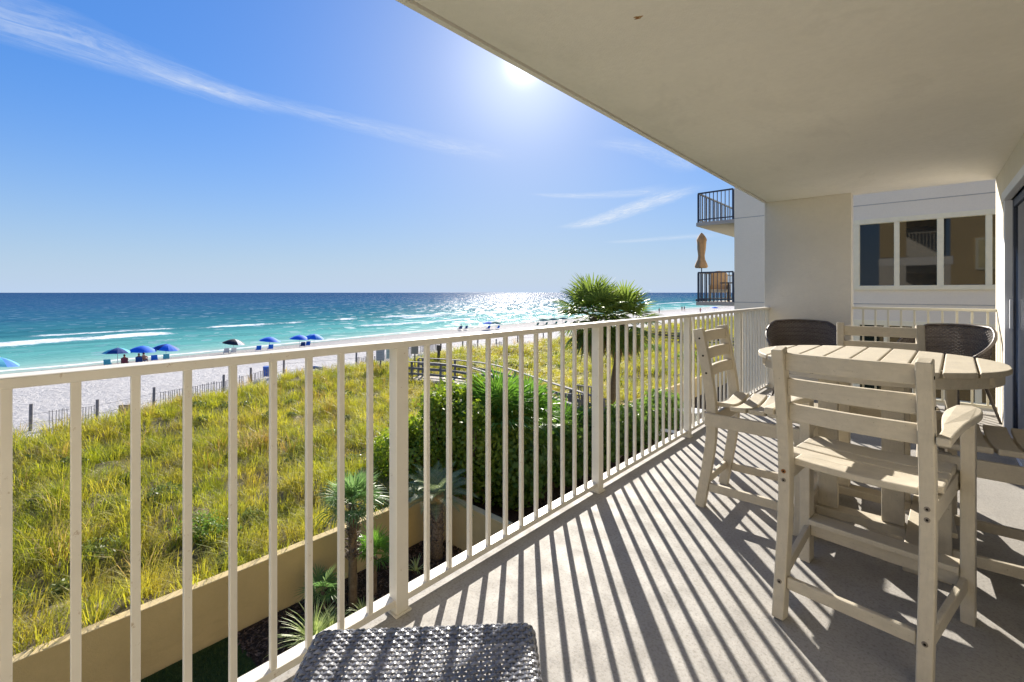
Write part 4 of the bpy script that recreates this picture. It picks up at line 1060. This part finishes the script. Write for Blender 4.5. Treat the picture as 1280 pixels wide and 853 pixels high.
def ground_at(px, py):
    z = -4.4
    for _ in range(25): q = P(px, py, z); z = z * .5 + .5 * zt(q.x, q.y)
    return Vector((q.x, q.y, zt(q.x, q.y)))
def sign(px, py, w, h, hz, label, col, name='beach_sign', hdr=False, rz=None, small=False):
    q = ground_at(px, py); z = q.z; r = empty(name, (q.x, q.y, z), TH if rz is None else rz, label, 'sign')
    MB().box(-.04, .04, -.01, .05, -.2, hz + h * .4).build('post', M['wood_grey'], r)
    p_ = MB().box(-w / 2, w / 2, -.035, -.012, hz, hz + h).build('panel', col, r, .006)
    if hdr: MB().box(-w / 2 + .02, w / 2 - .02, -.042, -.036, hz + h - .14, hz + h - .03).build('header_band', M['signblue'], p_)
    g = MB()
    for i in range(5): g.box(-w / 2 + .06, w / 2 - .08 - .05 * (i % 3), -.041, -.0365, hz + .06 + i * (h - .26) / 5, hz + .075 + i * (h - .26) / 5)
    g.build('text_lines', M['signtext'], p_)
    return r
M['signblue'] = plain('sign_blue', (.03, .09, .25), .5, .4, .05, 5, 0)
M['signtext'] = plain('sign_print', (.22, .24, .26), .6, .3, .05, 5, 0)
M['sign_pale'] = plain('sign_pale', (.50, .50, .53), .6, .3, .06, 5, 0)
M['sign_grn'] = plain('sign_pale_green', (.46, .56, .53), .6, .3, .06, 5, 0)
M['sign_back'] = plain('sign_back_grey', (.30, .28, .25), .7, .3, .06, 5, 0)
sign(475.5, 467, .52, .80, .80, 'pale lilac notice board beside the boardwalk entrance, just left of the thick post', M['sign_pale'])
sign(488, 467, .52, .74, .92, 'pale green notice board with a dark blue heading band', M['sign_grn'], hdr=True)
sign(518.5, 463, .48, .60, 1.05, 'grey back of a square sign at the start of the boardwalk rail', M['sign_back'])
g = MB(); q = ground_at(548.5, 452); g.box(-.09, .09, -.07, .07, 0, 1.0); g.box(-.16, .16, -.1, .1, .75, 1.15); o = g.build('trash_post', M['wood_dark'], None, .02); o.location = (q.x, q.y, zt(q.x, q.y)); tag(o, 'short dark post with a thicker box top near the boardwalk', 'post')
# blue trash bin and the rolled mat on the sand
q = ground_at(334, 475); g = MB(); g.tube([(0, 0, 0), (0, 0, .9), (0, 0, .98)], [.24, .28, .29], 16)
M['bin_blue'] = plain('blue_plastic', (.02, .10, .40), .5, .4, .08, 6, .1)
o = g.build('beach_bin', M['bin_blue'], None, .01); o.location = (q.x, q.y, zt(q.x, q.y)); tag(o, 'narrow upright blue bin standing alone on the white sand', 'bin')
q = ground_at(400, 463); g = MB(); g.tube([(-1.0, 0, .15), (-.5, 0, .2), (.4, .05, .12), (1.0, .1, .02)], [.12, .14, .12, .06], 10); o = g.build('rolled_mat', plain('faded_blue_cloth', (.10, .17, .30), .8, .2), None, smooth=True); o.location = (q.x, q.y, zt(q.x, q.y)); o.rotation_euler = (0, 0, R(30)); tag(o, 'long faded blue rolled mat lying on the sand behind the dune', 'mat')
# white picnic table and bench in the side garden
q = P(852, 511, -4.0); r = empty('garden_table', (q.x, q.y, GZ), 0, 'white plastic picnic table in the garden below the retaining wall', 'table')
M['white_plastic'] = plain('white_plastic', (.74, .75, .76), .4, .5, .04, 5, .05)
MB().box(-.9, .9, -.45, .45, .72, .77).build('table_top', M['white_plastic'], r, .02)
for sx in (-.65, .65):
    g = MB(); g.bar((sx, -.35, 0), (sx, .2, .72), .06, .06); g.bar((sx, .35, 0), (sx, -.2, .72), .062, .06); g.build('leg', M['white_plastic'], r)
q = P(842, 540, -4.3); r = empty('garden_bench', (q.x, q.y, GZ), 0, 'low white bench seat in front of the white picnic table', 'bench')
MB().box(-.8, .8, -.16, .16, .42, .46).build('seat', M['white_plastic'], r, .01)
for sx in (-.6, .6): MB().box(sx - .03, sx + .03, -.14, .14, 0, .42).build('leg', M['white_plastic'], r)

# ------------------------------------------------------------------ neighbour building
YN = 16.85
def NX(px):
    a = (1158 - px) / 774.; return -a * (YN * .743) / (1 - .669 * a)
def NZ(px, py):
    x = -NX(px); Z = YN * CT + x * ST; return EYE + (366 - py) * Z / F
XL = NX(918)
nb = empty('neighbour_building', (0, YN, 0), 0, 'light grey building with white framed windows and seaward balconies beyond the end wall', 'building')
W1 = (NX(1067), 3.6, NZ(1067, 362.8), NZ(1067, 276)); wb = NZ(1067, 399.6)
win_rows = [(NZ(1067, 276), NZ(1067, 362.8)), (wb, wb - (NZ(1067, 276) - NZ(1067, 362.8)) - .12)]
g = MB(); xa, xb = NX(1067) + .03, 4.2
zs = [-5.3, win_rows[1][1] + .02, win_rows[1][0] - .02, win_rows[0][1] + .02, win_rows[0][0] - .02, 14]
g.box(XL, xa, 0, 12, -5.3, 14); g.box(xb, 9, 0, 12, -5.3, 14); g.box(xa, xb, 0, 12, zs[0], zs[1]); g.box(xa, xb, 0, 12, zs[2], zs[3]); g.box(xa, xb, 0, 12, zs[4], zs[5])
g.box(xa, xb, .5, 12, zs[1] + .001, zs[2] - .001); g.box(xa, xb, .5, 12, zs[3] + .001, zs[4] - .001)
g.build('wall', M['siding'], nb)
g = MB()
for z in (NZ(1067, 258.4), NZ(1067, 258.4) - 2.87, NZ(1067, 258.4) + 2.87): g.box(XL - .004, 8, -.006, 0, z - .012, z + .012)
g.build('siding_joint', plain('joint_grey', (.46, .455, .44), .9, .2), nb)
def window(z1, z0, xs, nm='window'):
    f = MB(); X0, X1 = NX(1067), 4.2
    f.box(X0, X1, -.03, .06, z1 - .14, z1); f.box(X0, X1, -.05, .06, z0, z0 + .12); f.box(X0, X0 + .14, -.028, .06, z0 + .12, z1 - .14)
    w = f.build('window', M['trim'], nb, .004)
    for i in range(len(xs) - 1):
        a = xs[i][1]; b = xs[i + 1][0]; MB().box(a, b, -.02, .06, z0 + .12, z1 - .14).build('mullion', M['trim'], w, .004)
    for a, b in xs:
        g = MB(); zb, ztp = z0 + .12, z1 - .14; t_ = .006
        g.box(a - .01, a + t_, .02, .05, zb, ztp); g.box(b - t_, b + .01, .02, .05, zb, ztp); g.box(a, b, .022, .05, zb, zb + t_); g.box(a, b, .022, .05, ztp - t_, ztp); g.build('sash', M['trim'], w)
        MB().box(a, b, .035, .042, zb, ztp).build('pane', M['glass'], w)
xs = [(NX(1074.6), NX(1117.8)), (NX(1124.3), NX(1171.6)), (NX(1179.6), NX(1232.3)), (NX(1240.4), NX(1241.2) + .82), (NX(1241.2) + .98, 4.06)]
window(win_rows[0][0], win_rows[0][1], xs)
wd = (xs[0][0] - 0, xs[-1][1]); n5 = 9; w5 = (4.06 - xs[0][0]) / n5
window(win_rows[1][0], win_rows[1][1], [(xs[0][0] + w5 * i + (.0 if i == 0 else .06), xs[0][0] + w5 * (i + 1) - .06) for i in range(n5)])
# balconies
XT = NX(870)
def balcony(zf, label):
    MB().box(XT, XL - .002, .01, 9, zf - .13, zf).build('balcony_slab', M['slab_grey'], nb, .004)
    rr = empty('balcony_rail', (XT, YN, zf), 0, label, 'railing', 'dark railings on the grey building')
    W = XL - XT - .05
    MB().box(.04, W, .05, .10, 1.03, 1.08).build('top_rail', M['black_metal'], rr); MB().box(.042, .092, .102, 8.8, 1.03, 1.08).build('top_rail', M['black_metal'], rr)
    MB().box(.04, W, .06, .09, .08, .12).build('bottom_rail', M['black_metal'], rr); MB().box(.05, .08, .1, 8.8, .08, .12).build('bottom_rail', M['black_metal'], rr)
    b = None
    n = 9
    for i in range(n + 1):
        x = .06 + (W - .07) * i / n; s_ = .035 if i in (0, n) else .012
        MB().box(x - s_, x + s_, .062, .088, .0, 1.035).build('baluster', M['black_metal'], rr)
    for i in range(38):
        y = .25 + i * .22; s_ = .035 if i % 8 == 7 else .012
        if b is None or s_ > .02 or True: MB().box(.055, .08, y - s_, y + s_, .0, 1.032).build('baluster', M['black_metal'], rr)
    return rr
balcony(3.79, 'upper dark metal balcony railing on the corner of the grey building')
balcony(.93, 'lower dark metal balcony railing with furniture behind it on the grey building')
balcony(6.65, 'topmost dark metal balcony railing of the grey building, above the ceiling edge')
# folded umbrella and wicker set on the lower balcony
q = PD(877, 17.6, .93); r = empty('folded_umbrella', (q.x, q.y, .93), 0, 'closed tan patio umbrella on the lower balcony of the grey building', 'umbrella')
M['tan_cloth'] = plain('tan_cloth', (.46, .30, .17), .9, .2, .15, 8, .3, 30); M['cream_cloth'] = plain('cream_cloth', (.62, .52, .38), .9, .2, .1, 8, .2, 40)
MB().tube([(0, 0, 0), (0, 0, 2.45)], .02, 8).build('pole', M['black_metal'], r); 
pz = [(1.27, .19), (1.32, .22), (1.42, .20), (1.6, .13), (1.75, .11), (2.0, .14), (2.25, .15), (2.36, .17), (2.48, .12), (2.58, .05), (2.62, .01)]
vs, fs = [], []; n = 20
for z, rd in pz:
    for j in range(n): a = 2 * math.pi * j / n; k_ = rd * (1 + .16 * math.sin(a * 5 + z * 2)); vs.append((k_ * math.cos(a), k_ * math.sin(a), z))
for i in range(len(pz) - 1):
    for j in range(n): fs.append((i * n + j, i * n + (j + 1) % n, (i + 1) * n + (j + 1) % n, (i + 1) * n + j))
g = MB(); g.add(vs, fs); g.add([vs[j] for j in range(n)], [tuple(range(n))]); g.build('canopy', M['tan_cloth'], r, smooth=True)
MB().tube([(0, 0, 0), (0, 0, .08)], .22, 14).build('base', M['black_metal'], r)
q = PD(899, 17.3, .93); r = empty('patio_chair', (q.x, q.y, .93), R(200), 'tan cushioned patio chair behind the lower dark railing', 'chair')
bk = [(-.30, .35), (-.30, 1.0)] + [(.30 * math.sin(a), 1.0 + .16 * math.cos(a)) for a in np.linspace(-1.57, 1.57, 9)] + [(.30, .35)]
MB().prism(bk, 'y', -.30, -.24).build('backrest', M['tan_cloth'], r, .02); MB().box(-.30, .30, -.24, .30, .33, .45).build('seat_cushion', M['cream_cloth'], r, .03)
for sx in (-.33, .33): MB().box(sx - .03, sx + .03, -.3, .3, .1, .62).build('arm', M['wood_tan'], r, .01)
for sx in (-.3, .3):
    for sy in (-.27, .27): MB().box(sx - .025, sx + .025, sy - .025, sy + .025, 0, .34).build('leg', M['wood_tan'], r)
q2 = PD(911, 16.6, .93); r = empty('patio_table', (q2.x, q2.y, .93), 0, 'small round dark patio table between the patio chair and the grey wall', 'table')
MB().tube([(0, 0, .66), (0, 0, .70)], .30, 20).build('table_top', M['wood_dark'], r); MB().tube([(0, 0, 0), (0, 0, .66)], .04, 8).build('leg', M['wood_dark'], r)

# ------------------------------------------------------------------ beach things
def cloth(name, c): return plain(name, c, .75, .25, .06, 5, .1, 30)
C_ = {'navy': cloth('navy_cloth', (.02, .07, .25)), 'blue': cloth('blue_cloth', (.02, .17, .75)), 'teal': cloth('aqua_cloth', (.08, .42, .55)), 'lblue': cloth('light_blue_cloth', (.10, .35, .75)),
      'black': cloth('black_cloth', (.03, .03, .04)), 'white': cloth('white_cloth', (.7, .7, .68)), 'green': cloth('green_cloth', (.02, .22, .17)), 'maroon': cloth('maroon_cloth', (.20, .05, .07)), 'red': cloth('red_cloth', (.6, .07, .04))}
M['pole'] = plain('white_pole', (.6, .6, .6), .4, .5, .02, 5, 0, metal=.3)
M['skin'] = plain('skin', (.48, .26, .17), .6, .35, .08, 5, 0)
M['skin_tan'] = plain('tanned_skin', (.32, .16, .09), .6, .35, .08, 5, 0)
M['hair'] = plain('dark_hair', (.04, .025, .015), .7, .3, .1, 20, 0)
def umbrella(px, py, cols, label, rad=1.2, tilt=(0, 0), z=-5.1, hgt=1.5):
    q = P(px, py, z); zz_ = zt(q.x, q.y); q = P(px, py, zz_); r = empty('beach_umbrella', (q.x, q.y, zz_), random.uniform(0, 1), label, 'umbrella', 'umbrellas on the beach')
    ax = Vector((math.sin(tilt[0]), math.sin(tilt[1]), 1)).normalized(); top = Vector((0, 0, .9)) + ax * (hgt - .9)
    MB().tube([(0, 0, -.2), (0, 0, .9), top + ax * .1], .022, 8).build('pole', M['pole'], r)
    rot = ax.to_track_quat('Z', 'Y').to_matrix(); vs, fs, mi = [], [], []; n = 16; rings = 5
    g = MB(); vs = [top]
    for i in range(1, rings + 1):
        t = i / rings
        for j in range(n):
            a = 2 * math.pi * j / n; sc = 1.0 if j % 2 == 0 else (1 - .05 * t); rr_ = rad * t * sc; vs.append(top + rot @ Vector((rr_ * math.cos(a), rr_ * math.sin(a), -.50 * t ** 1.7)))
    for j in range(n):
        m_ = (j // 2) % len(cols); g2 = (0, 1 + j, 1 + (j + 1) % n); fs.append(g2); mi.append(m_)
        for i in range(rings - 1): fs.append((1 + i * n + j, 1 + (i + 1) * n + j, 1 + (i + 1) * n + (j + 1) % n, 1 + i * n + (j + 1) % n)); mi.append(m_)
    g.v = [tuple(x) for x in vs]; g.f = fs; g.mi = mi
    if len(cols) == 1: g.build('canopy', C_[cols[0]], r, smooth=True)
    else: g.build('canopy', [C_[c] for c in cols], r)
    return r
umbrella(-3, 471, ['lblue', 'teal', 'blue'], 'light blue beach umbrella cut by the frame edge, nearest the camera', 1.25, (.2, .1))
umbrella(147, 455, ['navy', 'teal', 'navy'], 'navy and aqua beach umbrella, left one of the three by the shore', 1.15, (0, .05))
umbrella(178, 452, ['blue'], 'plain blue beach umbrella between the navy aqua one and the dark blue one', 1.15, (.1, 0))
umbrella(207.5, 449, ['navy', 'blue', 'blue'], 'dark blue beach umbrella, right one of the three by the shore', 1.15, (.15, .1))
umbrella(292, 441, ['black', 'white', 'black', 'black'], 'black and white beach umbrella over a pair of white loungers', 1.15, (.12, .1))
umbrella(337, 437.5, ['blue'], 'blue beach umbrella beside a lone blue chair', 1.15, (.1, .05))
umbrella(374.5, 434.5, ['blue'], 'blue beach umbrella, left one of the overlapping pair', 1.15, (.05, .05))
umbrella(392.5, 433, ['blue', 'lblue'], 'blue beach umbrella, right one of the overlapping pair', 1.15, (.15, .05))
umbrella(612, 412, ['blue'], 'dark blue beach umbrella overlapping a green one in the sun glitter', 1.3, (0, .1))
umbrella(620, 412, ['green'], 'green beach umbrella overlapping a dark blue one in the sun glitter', 1.2, (.1, .1))
for i, (px, py, lab) in enumerate(((679, 407, 'green beach umbrella left of the sabal palm, first of the far row'), (691, 406, 'green beach umbrella left of the sabal palm, middle of the far row'), (703, 405, 'green beach umbrella half hidden by the palm fronds'), (808, 396, 'tiny green beach umbrella just right of the palm'))):
    umbrella(px, py, ['green'], lab, 1.4, (0, 0))
umbrella(893, 389, ['blue'], 'distant blue beach umbrella seen under the lower grey balcony', 1.6, (0, 0))

def beach_chair(px, py, col, label, lounger=False, z=-5.1, rz=None, dx=0):
    q = P(px, py, z); zz_ = zt(q.x, q.y); q = P(px, py, zz_); r = empty('beach_lounger' if lounger else 'beach_chair', (q.x, q.y, zz_), R(78) if rz is None else rz, label, 'beach chair', 'low chairs on the beach'); c = C_[col]; r.scale = (.8, .8, .8)
    # faces +y in its own frame (turned to the sea)
    L = .75 if lounger else .48; w = .30
    MB().add([(-w, -.22, .30), (w, -.22, .30), (w, L, .34), (-w, L, .34), (-w, -.22, .27), (w, -.22, .27), (w, L, .31), (-w, L, .31)], [(0, 1, 2, 3), (4, 7, 6, 5), (0, 4, 5, 1), (1, 5, 6, 2), (2, 6, 7, 3), (3, 7, 4, 0)]).build('seat', c, r, .008)
    MB().add([(-w, -.22, .30), (w, -.22, .30), (w, -.58, .92), (-w, -.58, .92), (-w, -.26, .29), (w, -.26, .29), (w, -.62, .90), (-w, -.62, .90)], [(0, 1, 2, 3), (4, 7, 6, 5), (0, 4, 5, 1), (1, 5, 6, 2), (2, 6, 7, 3), (3, 7, 4, 0)]).build('backrest', c, r, .008)
    for s_ in (-1, 1):
        g = MB(); x = s_ * (w + .02); g.tube([(x, -.45, 0), (x, L - .05, .33)], .016, 6); g.tube([(x, L - .05, 0), (x, -.2, .5)], .016, 6); g.tube([(x, -.4, .55), (x, .2, .52)], .02, 6); g.build('frame', M['pole'], r)
    return r
for px, py, col, lab in ((134.5, 459, 'teal', 'aqua and navy beach chair left of the navy and aqua umbrella'), (156, 457, 'maroon', 'maroon beach chair with a person under the navy and aqua umbrella'), (174, 455.5, 'navy', 'navy beach chair with a person under the middle umbrella'),
                         (193, 453, 'blue', 'empty dark blue beach chair between the middle and right umbrellas'), (208, 451.5, 'teal', 'pale aqua beach chair under the right umbrella of the three'),
                         (323, 440, 'blue', 'lone blue beach chair left of its blue umbrella'), (338, 438.5, 'blue', 'blue beach chair right beneath the single blue umbrella'),
                         (378, 435, 'navy', 'blue beach chair under the left one of the paired umbrellas'), (384.5, 434, 'blue', 'blue beach chair under the right one of the paired umbrellas'), (575, 413, 'navy', 'dark beach chair left of a second one on the wet sand'), (582, 412.5, 'navy', 'dark beach chair right of its twin on the wet sand'),
                         (610, 412.5, 'blue', 'dark blue beach chair under the blue umbrella in the glitter'), (622, 412, 'blue', 'dark blue beach chair under the green umbrella in the glitter')):
    beach_chair(px, py, col, lab)
beach_chair(283, 443.5, 'white', 'white beach lounger, left one under the black and white umbrella', True); beach_chair(292, 443, 'white', 'white beach lounger, right one under the black and white umbrella', True)
for px, py in ((682, 407.5), (694, 406.5), (706, 405.5), (671, 408)):
    beach_chair(px, py, 'green', {682: 'green beach chair under the first far green umbrella', 694: 'green beach chair under the middle far green umbrella', 706: 'green beach chair under the far green umbrella touching the palm', 671: 'green beach chair left of the far green umbrella row'}[px])

def skin_mesh(name, verts, edges, rad, mat, parent):
    me = bpy.data.meshes.new(name); me.from_pydata(verts, edges, []); me.materials.append(mat); o = link(bpy.data.objects.new(name, me), parent)
    m = o.modifiers.new('skin', 'SKIN'); m.use_smooth_shade = True
    if not me.skin_vertices: 
        bpy.context.view_layer.objects.active = o
    sv = me.skin_vertices[0].data
    for i, r_ in enumerate(rad): sv[i].radius = (r_, r_) if not isinstance(r_, tuple) else r_
    sv[0].use_root = True
    s_ = o.modifiers.new('sub', 'SUBSURF'); s_.levels = 1; s_.render_levels = 2
    return o
def person(loc, rz, label, pose, top, skin='skin', bottom=None):
    r = empty('person', loc, rz, label, 'person', 'people on the beach')
    if pose == 'sit': r.scale = (.88, .88, .88)
    if pose == 'stand':
        V = [(0, 0, .95), (0, 0, 1.15), (0, 0, 1.38), (0, .01, 1.50), (0, .02, 1.60), (0, .02, 1.72)] + [(s * .19, 0, 1.40) for s in (-1, 1)] + [(s * .25, .02, 1.12) for s in (-1, 1)] + [(s * .24, .12, .88) for s in (-1, 1)] + [(s * .10, 0, .90) for s in (-1, 1)] + [(-.11, .12, .50), (.11, -.02, .50)] + [(-.11, .15, .09), (.11, -.15, .09)] + [(-.11, .30, .04), (.11, -.0, .04)]
        E = [(0, 1), (1, 2), (2, 3), (3, 4), (4, 5), (2, 6), (2, 7), (6, 8), (7, 9), (8, 10), (9, 11), (0, 12), (0, 13), (12, 14), (13, 15), (14, 16), (15, 17), (16, 18), (17, 19)]
        torso = [(0, 0, .93), (0, 0, 1.15), (0, 0, 1.40)]; trunks = [(0, 0, .97), (-.10, .02, .85), (.10, 0, .85), (-.11, .06, .68), (.11, 0, .68)]
    else:
        V = [(0, -.15, .42), (0, -.26, .62), (0, -.38, .82), (0, -.42, .92), (0, -.43, 1.0), (0, -.45, 1.12)] + [(s * .19, -.37, .82) for s in (-1, 1)] + [(s * .28, -.20, .62) for s in (-1, 1)] + [(s * .26, .05, .62) for s in (-1, 1)] + [(s * .10, -.10, .42) for s in (-1, 1)] + [(s * .13, .32, .58) for s in (-1, 1)] + [(s * .13, .55, .16) for s in (-1, 1)] + [(s * .13, .68, .10) for s in (-1, 1)]
        E = [(0, 1), (1, 2), (2, 3), (3, 4), (4, 5), (2, 6), (2, 7), (6, 8), (7, 9), (8, 10), (9, 11), (0, 12), (0, 13), (12, 14), (13, 15), (14, 16), (15, 17), (16, 18), (17, 19)]
        torso = [(0, -.16, .42), (0, -.26, .62), (0, -.38, .84)]; trunks = [(0, -.15, .44), (-.10, -.08, .43), (.10, -.08, .43), (-.12, .12, .50), (.12, .12, .50)]
    rd = [.14, .13, .14, .055, .085, .085, .065, .065, .045, .045, .035, .035, .09, .09, .06, .06, .042, .042, .035, .035]
    skin_mesh('body', V, E, rd, M[skin], r)
    hd = V[5]; g = MB(); 
    g.tube([(hd[0], hd[1] - .02, hd[2] - .06), (hd[0], hd[1] - .02, hd[2] + .02), (hd[0], hd[1] - .01, hd[2] + .085)], [.098, .10, .04], 10); g.build('hair', M['hair'], r, smooth=True)
    if top: skin_mesh('shirt', torso, [(0, 1), (1, 2)], [.155, .15, .155], C_[top], r)
    skin_mesh('shorts', trunks, [(0, 1), (0, 2), (1, 3), (2, 4)], [.15, .10, .10, .085, .085], C_[bottom or 'navy'], r)
    return r
def on_beach(px, py):
    q = P(px, py, -5.15); z = zt(q.x, q.y); q = P(px, py, z); return (q.x, q.y, z)
person(on_beach(156, 457), R(78), 'person reclining in a maroon beach chair under the navy and aqua umbrella', 'sit', 'maroon', 'skin_tan')
person(on_beach(174, 455.5), R(78), 'person in a blue top sitting in a beach chair under the middle umbrella', 'sit', 'blue', 'skin_tan')
person(on_beach(181, 454.5), R(70), 'bare chested person sitting low on the sand beside the navy chair', 'sit', None, 'skin')
person(on_beach(575, 413), R(78), 'person in dark clothes seated in the left chair of the pair on the wet sand', 'sit', 'navy', 'skin')
person(on_beach(852.5, 389), R(40), 'distant person walking at the water edge, left one of the pair', 'stand', 'black', 'skin_tan')
person(on_beach(855.5, 389), R(40), 'distant person walking at the water edge, right one of the pair', 'stand', 'navy', 'skin')
person(on_beach(824, 392), R(0), 'distant person standing in the shallows right of the sabal palm', 'stand', 'navy', 'skin')
person(on_beach(875.5, 392), R(0), 'distant person in red standing on the sand under the grey balcony', 'stand', 'red', 'skin')
q = on_beach(215, 452.5); g = MB(); g.tube([(-.6, 0, .03), (.6, 0, .06)], [.12, .12], 8); o = g.build('beach_towel', C_['red'], None, smooth=True); o.location = q; tag(o, 'small red rolled towel on the sand right of the aqua chair', 'towel')
